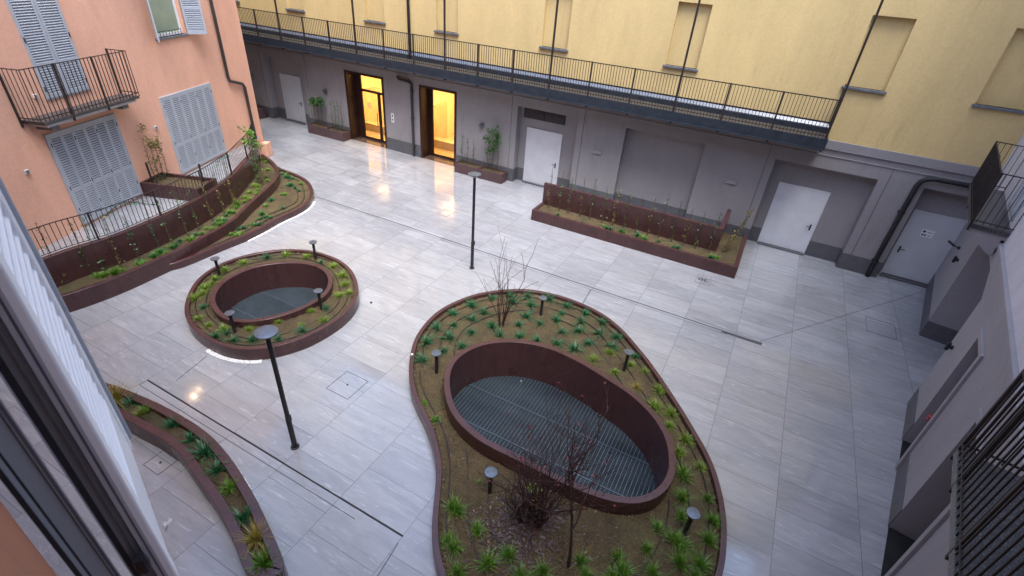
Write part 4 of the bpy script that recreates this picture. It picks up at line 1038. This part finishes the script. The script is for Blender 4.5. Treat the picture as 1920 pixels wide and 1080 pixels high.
for k_, sz, lst, lb, gr in [
    ('lime', .75, [(1143,664),(1113,676),(1182,686),(1153,699)], 'yellow-green tuft by the light well of the kidney-shaped planter', 'yellow-green tufts by the light well'),
    ('lime', .85, [(1208,698),(1235,733),(1227,764),(1258,778),(1255,800),(1285,826),(1273,850),(1312,877)], 'grass tuft on the narrow right side of the kidney-shaped planter', 'grass tufts on the right of the kidney-shaped planter'),
    ('green', .85, [(1280,894),(1325,938),(1278,936),(1277,970),(1336,980),(1232,992),(1264,1016),(1275,1026),(1327,1016),(1212,1032),(1158,1048),(1088,1056),(1310,1062),(1273,1058),(1223,1072),(1167,1076),(1097,1080),(1304,1084),(1149,1086),(1018,1075),(975,1084),(1060,1110),(1240,1110),(1180,1130)], 'grass tuft right of the dark bush in the kidney-shaped planter', 'grass tufts at the lower right of the kidney-shaped planter'),
    ('green', .85, [(851,955),(860,962),(894,996),(842,1016),(851,1028),(953,1046),(914,1060),(858,1075),(880,1110),(940,1120)], 'grass tuft left of the dark bush in the kidney-shaped planter', 'grass tufts at the lower left of the kidney-shaped planter')]:
    for x, y in lst: plant(k_, x, y, ZB, sz, lb, gr)
plant('gold', 1193, 728, ZB, .62, 'single orange-yellow tuft beside the inner wall of the kidney-shaped planter', None)
for x, y in [(897,908),(818,788),(795,756)]: plant('low', x, y, ZB, .5, 'tiny sprig on the bare left side of the kidney-shaped planter', 'sprigs on bare soil')
ZO = .27
for x, y in [(422,508),(457,495),(405,525),(386,541),(366,561),(537,480),(575,483),(625,501),(642,519),(647,535),(636,556),(655,551),(396,534),(380,552)]: plant('lime', x, y, ZO, .85, 'yellow-green tuft round the back and ends of the oval planter', 'yellow-green tufts in the oval planter')
for x, y in [(582,585),(607,603),(567,611),(522,606),(467,619),(420,619),(392,611),(372,599)]: plant('lime', x, y, ZO, .7, 'small olive tuft along the front of the oval planter', 'olive tufts at the front of the oval planter')
for x, y in [(501,485),(602,493),(612,580),(567,623),(522,638),(472,640),(437,640),(405,633),(381,578),(425,628),(480,636)]: plant('dark', x, y, ZO, .85, 'dark green tuft in the oval planter', 'dark tufts in the oval planter')
# curved bed, lower left
for x, y, k_, s_, lb in [(216,752,'gold',1.15,'golden grass clump at the upper end of the curved lower-left bed'), (248,758,'dark',1.0,None), (272,775,'green',.7,None), (324,799,'dark',1.0,None), (359,826,'dark',1.0,None), (385,853,'dark',1.1,None), (407,884,'dark',1.2,None), (458,974,'dark',1.1,None), (482,1012,'gold',1.15,'golden grass clump at the lower end of the curved lower-left bed'), (495,1062,'green',1.15,'bright green clump at the very bottom end of the curved lower-left bed'), (262,778,'gold',.5,'small brownish tuft in the curved lower-left bed'), (430,915,'low',.8,None)]:
    tn_ = globals().get('tn_', -1)+(lb is None); plant(k_, x, y, .33, s_, lb or ['first', 'second', 'third', 'fourth', 'fifth', 'sixth', 'seventh', 'eighth', 'ninth', 'tenth'][tn_]+' green tuft from the upper end of the curved lower-left bed', None if lb else 'green tufts in the curved lower-left bed')
# beds at the terrace
def between(pa, pb, t, s): 
    a = pa[int(t*(len(pa)-1))]; b = min(pb, key=lambda q: (q.xy-a.xy).length); return a.lerp(b, s)
for k in range(58):
    t = prnd.uniform(.24, .98); p = between(upc, ret, t, prnd.uniform(.3, .75))
    kd = 'lime' if t > .62 and prnd.random() < .75 else prnd.choice(['dark', 'low', 'green'])
    plant(kd, p.x, p.y, .36, prnd.uniform(.55, .85), {'lime': 'lime-green tuft in the bed under the terrace wall', 'dark': 'dark tuft in the bed under the terrace wall', 'low': 'low spreading plant in the bed under the terrace wall', 'green': 'mid-green tuft in the bed under the terrace wall'}[kd], kd+' plants under the terrace wall', True)
for k in range(34):
    i = prnd.randrange(len(loc_)//4, len(loc_)); a = loc_[i]; q = between(loc_, upc, i/(len(loc_)-1), prnd.uniform(.3, .9))
    if (q-a).length < .15: continue
    kd = prnd.choice(['dark', 'dark', 'low']); plant(kd, q.x, q.y, .15, prnd.uniform(.6, .85), {'dark': 'dark tuft in the low bulging bed by the terrace corner', 'low': 'low green plant in the low bulging bed by the terrace corner'}[kd], kd+' plants in the low bulging bed', True)
for k in range(16):
    plant(prnd.choice(['low', 'dark']), prnd.uniform(-6.8, .1), prnd.uniform(16.2, 16.5), .34, prnd.uniform(.5, .8), 'low plant at the foot of the canes in the long planter', 'low plants in the long planter', True)

# climbers on canes
def leaves(m, c, n, rad, size, rnd, flat=1.0):
    for _ in range(n):
        v = Vector((rnd.gauss(0, 1), rnd.gauss(0, 1), rnd.gauss(0, 1)))
        v = v.normalized()*rad*rnd.random()**.5; p = c+Vector((v.x, v.y*flat, v.z))
        a = Vector((rnd.gauss(0, 1), rnd.gauss(0, 1), rnd.gauss(0, .6))).normalized(); b = a.cross(Vector((rnd.gauss(0, 1), rnd.gauss(0, 1), rnd.gauss(0, 1)))).normalized()
        s = size*rnd.uniform(.6, 1.3)
        m.add([p-a*s*.5, p+b*s*.28, p+a*s*.6, p-b*s*.28], [(0, 1, 2, 3)])
def climber(base, h, dens, label, group, rnd, top=0, lean=(0, 0), mat='leaf_climb', canes=1, span=.0, axis=Vector((1, 0, 0))):
    r = empty('climbing_plant', base, label, 'climbing plant', group); base = Vector(base)
    cm = MB(); sm = MB(); lm = MB()
    for k in range(canes):
        o = axis*((k-(canes-1)/2)*span)
        tip = base+o+Vector((lean[0], lean[1], h*rnd.uniform(.92, 1.05)))
        cm.tube([base+o, tip], .009, 5, .006)
        pts = []; n = 14
        for i in range(n+1):
            t = i/n*.93; pp = (base+o).lerp(tip, t); a = t*9+k; pts.append(pp+Vector((math.cos(a)*.03, math.sin(a)*.03, 0)))
        sm.tube(pts, .007, 4, .003)
        for p in pts[1:]:
            if rnd.random() < dens: leaves(lm, p, int(3+6*dens), .06+.05*dens, .055, rnd)
            if rnd.random() < .3: q = p+Vector((rnd.gauss(0, .08), rnd.gauss(0, .08), rnd.uniform(0, .1))); sm.tube([p, q], .004, 4, .002); leaves(lm, q, 3, .04, .05, rnd)
        if top: leaves(lm, tip-Vector((0, 0, .12)), int(top), .24, .075, rnd)
    cm.build('cane', M['cane'], r); sm.build('stem', M['bark'], r); lm.build('foliage', M[mat], r); return r
cr = random.Random(11)
ORD = ['first', 'second', 'third', 'fourth', 'fifth', 'sixth', 'seventh', 'eighth', 'ninth', 'tenth', 'eleventh', 'twelfth', 'thirteenth', 'fourteenth', 'fifteenth']
for k in range(15):
    x = -6.75+k*.43+cr.uniform(-.05, .05)
    climber((x, 16.70, .34), 1.48+cr.uniform(-.1, .15), .5, ORD[k]+' cane climber from the left along the back wall of the long planter', 'climbers in the long planter', cr, mat='leaf_yellow' if k % 3 == 0 else 'leaf_climb')
climber((-.25, 17.0, .34), 1.55, 1.0, 'tallest leafy climber at the right end of the long planter', None, cr, lean=(.45, .5), mat='leaf_yellow', canes=2, span=.08)
climber((-20.75, 18.7, .40), 1.35, .35, 'bushy-topped climber in the left box by the lit glass door', None, cr, top=420, canes=3, span=.26)
climber((-19.5, 18.75, .40), 1.45, .5, 'sparse dark climber in the right box by the lit glass door', None, cr, canes=4, span=.22, mat='leaf_dark')
climber((-11.75, 18.75, .38), 1.25, .5, 'sparse climber in the box just right of the lit doorway', None, cr, canes=3, span=.30, mat='leaf_dark')
r = climber((-10.45, 18.75, .38), 1.45, .4, 'dense leafy climber above the box nearest the louvred recess', None, cr, canes=3, span=.25)
lm = MB()
for k in range(9): leaves(lm, Vector((-10.45+cr.gauss(0, .20), 18.72, 1.62+cr.gauss(0, .30))), 80, .22, .085, cr, .6)
lm.build('crown', M['leaf_climb'], r)
r = climber((-25.7, 18.65, .48), 1.9, .8, 'dark climber in the passage behind the pink building', None, cr, top=60, canes=4, span=.25, mat='leaf_dark')
# terrace box climber
r = climber(LEFT.P(-6.35, .35, ZT+.36), 1.35, .4, 'climber with yellowing leaves in the box on the terrace', None, cr, canes=4, span=.2, axis=LEFT.u)
lm = MB()
for k in range(8): leaves(lm, LEFT.P(-6.35+cr.gauss(0, .25), .35+cr.gauss(0, .1), ZT+1.45+cr.gauss(0, .18)), 34, .17, .08, cr)
lm.build('yellow_leaves', M['leaf_yellow'], r)
for u, n_, h in ((-6.75, .3, 1.1), (-6.15, 1.65, 1.0)):
    tag(MB().box(LEFT, u-.022, u+.022, n_-.022, n_+.022, ZT+.36, ZT+h).build('trellis_post', M['black'], base=LEFT.P(u, n_, ZT+.36)), 'short black post '+('at the back' if n_ < 1 else 'at the front')+' of the box planter on the terrace', 'post')
# climbers on the terrace wall
for k, (px, py, h) in enumerate([(44,580,1.75),(75,560,1.5),(121,533,1.7),(174,517,1.6),(195,508,1.7),(228,503,1.5),(262,489,1.4),(300,470,1.6),(322,458,1.4),(352,443,1.5),(372,431,1.5),(398,415,1.6),(420,400,1.5),(440,388,1.7)]):
    b = G(px, py, .36)
    climber(b, h, .55, ORD[k]+' cane climber from the left against the maroon terrace wall', 'climbers on the terrace wall', cr, lean=(-.10, .05), mat=cr.choice(['leaf_yellow', 'leaf_climb', 'leaf_climb', 'leaf_dark']))
r = climber(G(488, 345, .36), 2.0, .9, 'bright leafy climber at the corner where the terrace railing ends', None, cr, canes=4, span=.12)
lm = MB(); cc = G(488, 345, .36)+Vector((-.1, .1, 1.75))
for k in range(10): leaves(lm, cc+Vector((cr.gauss(0, .16), cr.gauss(0, .16), cr.gauss(0, .28))), 34, .18, .085, cr)
lm.build('crown', M['leaf_mid'], r)
# long trailing shoots over the railing
m = MB(); sm = MB()
for t0, t1 in ((.30, .42), (.62, .70)):
    seg = mid[int(len(mid)*t0):int(len(mid)*t1)]
    pts = [Vector((p.x, p.y, ZW+.55+.2*math.sin(i*.35))) for i, p in enumerate(seg)]
    sm.tube(pts, .008, 4)
    for p in pts: leaves(m, p, 7, .10, .06, cr)
r = empty('climbing_plant', mid[int(len(mid)*.36)], 'leafy shoot trained sideways along the terrace railing', 'climbing plant'); sm.build('stem', M['bark'], r); m.build('foliage', M['leaf_dark'], r)

# bare shrubs
def twig(m, p, d, L, r, depth, rnd, tips, up=.25):
    pts = [p]; n = 5; dd = d.normalized()
    for i in range(n):
        dd = (dd+Vector((rnd.gauss(0, .10), rnd.gauss(0, .10), rnd.gauss(0, .05)+up*.12))).normalized(); pts.append(pts[-1]+dd*L/n)
    m.tube(pts, r, 5 if r > .008 else 4, r*.55, False); tips.append(pts[-1])
    if depth:
        for k in range(rnd.choice((2, 3))):
            i = rnd.randrange(2, n+1); q = (dd+Vector((rnd.gauss(0, .5), rnd.gauss(0, .5), rnd.gauss(.1, .3)))).normalized()
            twig(m, pts[i], q, L*rnd.uniform(.45, .7), r*.55, depth-1, rnd, tips, up)
def shrub(base, stems, h, r, depth, seed, label, mat, spread, leafn=0, leafmat_='leaf_red'):
    rnd = random.Random(seed); o = empty('bare_shrub', base, label, 'shrub'); m = MB(); tips = []
    for k in range(stems):
        a = 2*math.pi*k/stems+rnd.gauss(0, .3); s = spread*rnd.uniform(.4, 1.2)
        twig(m, Vector(base)+Vector((math.cos(a)*.06, math.sin(a)*.06, 0)), Vector((math.cos(a)*s, math.sin(a)*s, 1)), h*rnd.uniform(.55, 1), r*rnd.uniform(.7, 1.1), depth, rnd, tips)
    m.build('branches', mat, o)
    if leafn:
        lm = MB()
        for p in rnd.sample(tips, min(len(tips), leafn)): leaves(lm, p, 4, .035, .04, rnd)
        lm.build('leaves', M[leafmat_], o)
    return o
b1 = G(940, 612, ZB)
shrub(b1, 13, 1.75, .011, 1, 5, 'bare upright reddish shrub at the top of the kidney-shaped planter', M['bark_red'], .22)
b2 = G(1008, 985, ZB)
shrub(b2, 32, 1.7, .011, 3, 9, 'dense dark leafless bush in the lower middle of the kidney-shaped planter', M['bark_red'], .27, 40, 'leaf_red')
b2b = G(985, 975, ZB); shrub(b2b, 40, .75, .012, 2, 19, 'low tangle of dark twigs at the foot of the dark bush', M['bark'], .55)
b3 = G(1066, 1062, ZB)
o = empty('young_tree', b3, 'thin dark young tree leaning over the light well rim', 'tree'); rnd = random.Random(21); m = MB(); tips = []
p0 = Vector(b3); pts = [p0+Vector((-.02*i-.008*i*i*.5, .03*i, .26*i)) for i in range(8)]
MB().tube(pts, .030, 8, .013).build('trunk', M['bark'], o)
for i in (3, 4, 5, 5, 6, 6, 7, 7, 7): twig(m, pts[i], Vector((rnd.gauss(0, .40), rnd.gauss(.1, .40), 1)), rnd.uniform(.5, 1.0), .012, 2, rnd, tips)
m.build('branches', M['bark_red'], o); lm = MB()
for p in rnd.sample(tips, 12): leaves(lm, p, 4, .035, .045, rnd)
lm.build('leaves', M['leaf_red'], o)
b4 = G(958, 968, ZB)
o = empty('broadleaf_shrub', b4, 'small shrub with a few bright green leaves on a bent branch', 'shrub'); m = MB(); pts = [Vector(b4)+Vector((.05*i, .05*i, .10*i)) for i in range(6)]; m.tube(pts, .022, 7, .014); m.build('branch', M['bark'], o)
lm = MB(); leaves(lm, pts[-1]+Vector((0, .05, .12)), 42, .12, .075, rnd); lm.build('green_leaves', M['leaf_lime'], o)
lm = MB(); leaves(lm, pts[-1]+Vector((.1, -.05, -.06)), 30, .12, .07, rnd); lm.build('yellow_leaves', M['leaf_gold'], o)

M['mulch'] = leafmat('bark_mulch_chips', (.03, .022, .012), (.09, .062, .032), (.19, .14, .08))
# leaf litter around the dark bush and on the bare soil
def litter(name, c, n, sx, sy, z, size, mat, label, poly=None, hole=None, seed=1):
    rnd = random.Random(seed); m = MB()
    for _ in range(n):
        p = Vector((c.x+rnd.gauss(0, sx), c.y+rnd.gauss(0, sy), z+rnd.uniform(.004, .03)))
        if poly and not inside(p, poly): continue
        if hole and inside(p, hole): continue
        a = rnd.uniform(0, 6.28); s = size*rnd.uniform(.5, 1.3); d = Vector((math.cos(a), math.sin(a), rnd.gauss(0, .25))); e_ = Vector((-math.sin(a), math.cos(a), rnd.gauss(0, .3)))
        m.add([p-d*s*.5, p+e_*s*.3, p+d*s*.5, p-e_*s*.3], [(0, 1, 2, 3)])
    return tag(m.build(name, mat, base=Vector((c.x, c.y, z))), label, None, None, 'stuff')
bi = offset(bean, .12); hb = bean_in
litter('leaf_litter', G(985, 990, ZB), 2600, .38, .40, ZB, .045, M['litter'], 'brown fallen leaves heaped under the dark bush', bi, hb, 1)
litter('leaf_litter', G(860, 880, ZB), 500, .5, 1.0, ZB, .028, M['litter'], 'scattered dry leaves on the left side of the kidney-shaped planter', bi, hb, 2)
mc = centroid(bean); 
litter('bark_mulch', mc, 11000, 2.6, 3.0, ZB-.01, .034, M['mulch'] if 'mulch' in M else M['bark'], 'fine bark mulch over the soil of the kidney-shaped planter', bi, hb, 3)
oc = centroid(oval)
litter('bark_mulch', oc, 4500, 1.8, 1.5, ZO-.01, .034, M['mulch'], 'fine bark mulch over the soil of the oval planter', offset(oval, .12), oval_in, 4)

# irrigation hoses
def hoses(name, label, loops, z):
    m = MB()
    for lp in loops: m.tube(setz(lp, z+.02), .013, 5)
    tag(m.build(name, M['hose'], base=Vector((loops[0][0].x, loops[0][0].y, z))), label, 'hose', 'irrigation hoses')
rnd = random.Random(5)
def wob(pts): 
    ph = rnd.uniform(0, 6); return [p+Vector((math.sin(i*.23+ph)*.03, math.cos(i*.19+ph)*.03, 0)) for i, p in enumerate(pts)]
lps = []
for d in (.26, .62, .98):
    q = offset(bean, d); q = relax(q, 10); cur = []
    for p in wob(q):
        if inside(p, bi) and not inside(p, offset(bean_in, -.06)): cur.append(p)
        else:
            if len(cur) > 8: lps.append(cur)
            cur = []
    if len(cur) > 8: lps.append(cur)
hoses('irrigation_hose', 'thin black drip hoses winding through the kidney-shaped planter', lps, ZB)
lps = []
for d in (.22, .45):
    q = offset(oval, d); cur = []
    for p in wob(relax(q, 6)):
        if not inside(p, offset(oval_in, -.04)): cur.append(p)
        else:
            if len(cur) > 8: lps.append(cur)
            cur = []
    if len(cur) > 8: lps.append(cur)
hoses('irrigation_hose', 'thin black drip hoses circling the oval planter', lps, ZO)
q = offset(loc_, .3, False); hoses('irrigation_hose', 'thin black drip hose in the low bulging bed by the terrace', [wob(q[6:-6]), wob(offset(loc_, .55, False)[14:-12])], .15)

# white pebble strips
def pebbles(curve, i0, i1, wdt, label, seed):
    rnd = random.Random(seed); m = MB(); n = len(curve)
    for _ in range(int((i1-i0)*wdt*900)):
        i = rnd.uniform(i0, i1-1); a = curve[int(i) % n].lerp(curve[(int(i)+1) % n], i % 1); b = curve[(int(i)+1) % n]-curve[int(i) % n]; b.z = 0; b.normalize()
        p = Vector((a.x, a.y, 0))+Vector((b.y, -b.x, 0))*rnd.uniform(.0, wdt); s = rnd.uniform(.008, .018)
        m.add([p+Vector((s, 0, s*.5)), p+Vector((0, s*.8, s*.5)), p+Vector((-s, 0, s*.5)), p+Vector((0, -s*.8, s*.5)), p+Vector((0, 0, s*1.2)), p], [(0, 1, 4), (1, 2, 4), (2, 3, 4), (3, 0, 4), (1, 0, 5), (2, 1, 5), (3, 2, 5), (0, 3, 5)])
    tag(m.build('pebble_strip', M['pebble'], base=setz([curve[int(i0) % n]], 0)[0]), label, None, None, 'stuff')
def near_idx(curve, px, py, z):
    q = G(px, py, z); return min(range(len(curve)), key=lambda i: (curve[i]-q).length)
ia, ib = near_idx(oval, 385, 636, .34), near_idx(oval, 500, 653, .34); ia, ib = min(ia, ib), max(ia, ib)
pebbles(oval, ia, ib, .10, 'strip of white pebbles at the foot of the oval planter', 1)
ia, ib = near_idx(loc_, 463, 440, .22), near_idx(loc_, 587, 366, .22); pebbles(loc_, min(ia, ib), max(ia, ib), .07, 'white pebble line round the low bulging bed', 2)
ia, ib = near_idx(bl, 400, 820, .42), near_idx(bl, 456, 893, .42); pebbles(bl, min(ia, ib), max(ia, ib), .06, 'short strip of white pebbles beside the curved lower-left bed', 3)
# crumpled white tape on the ground
m = MB(); p0 = G(306, 993); p1 = G(321, 972); pts = []
for i in range(26):
    t = i/25; a = t*9; c_ = p0.lerp(p1, t); pts.append(c_+Vector((math.cos(a)*.045, math.sin(a*1.3)*.03, .02+.02*math.sin(a*2))))
for a, b in zip(pts, pts[1:]):
    d = Vector((0, .022, .022)); m.quad(a-d, b-d, b+d, a+d)
tag(m.build('plastic_tape', M['ribbon'], base=p0), 'crumpled strip of white tape lying on the paving at the lower left', 'tape')
m = MB(); p_ = G(977, 714.5, -.55); m.lathe((p_.x, p_.y, -.55), [(.012, 0), (.014, .006), (.005, .01)], 8); tag(m.build('litter_scrap', M['ribbon'], base=p_), 'tiny white scrap on the large floor grate', 'scrap')

# ------------------------------------------------------------------ look-alikes: say which one, counted from the left of the picture
ORDW = 'first second third fourth fifth sixth seventh eighth ninth tenth eleventh twelfth thirteenth fourteenth fifteenth sixteenth seventeenth eighteenth nineteenth twentieth'.split()
def ordw(i):
    if i < 20: return ORDW[i]
    t_, u_ = divmod(i+1, 10); tens = {2: 'twent', 3: 'thirt', 4: 'fort', 5: 'fift', 6: 'sixt'}[t_]
    return tens+'ieth' if u_ == 0 else tens+'y-'+ORDW[u_-1]
same = {}
for o in COL.objects:
    if o.parent is None and o.get('category') and o.get('label'): same.setdefault(o['label'], []).append(o)
for lb, os_ in same.items():
    if len(os_) < 2: continue
    def px_(o): v = Vector(o.location)-Vector((0, 0, CAM_H)); return v.dot(rt)/max(.01, v.dot(fw))
    for i, o in enumerate(sorted(os_, key=px_)): o['label'] = ordw(i)+' from the left, '+lb
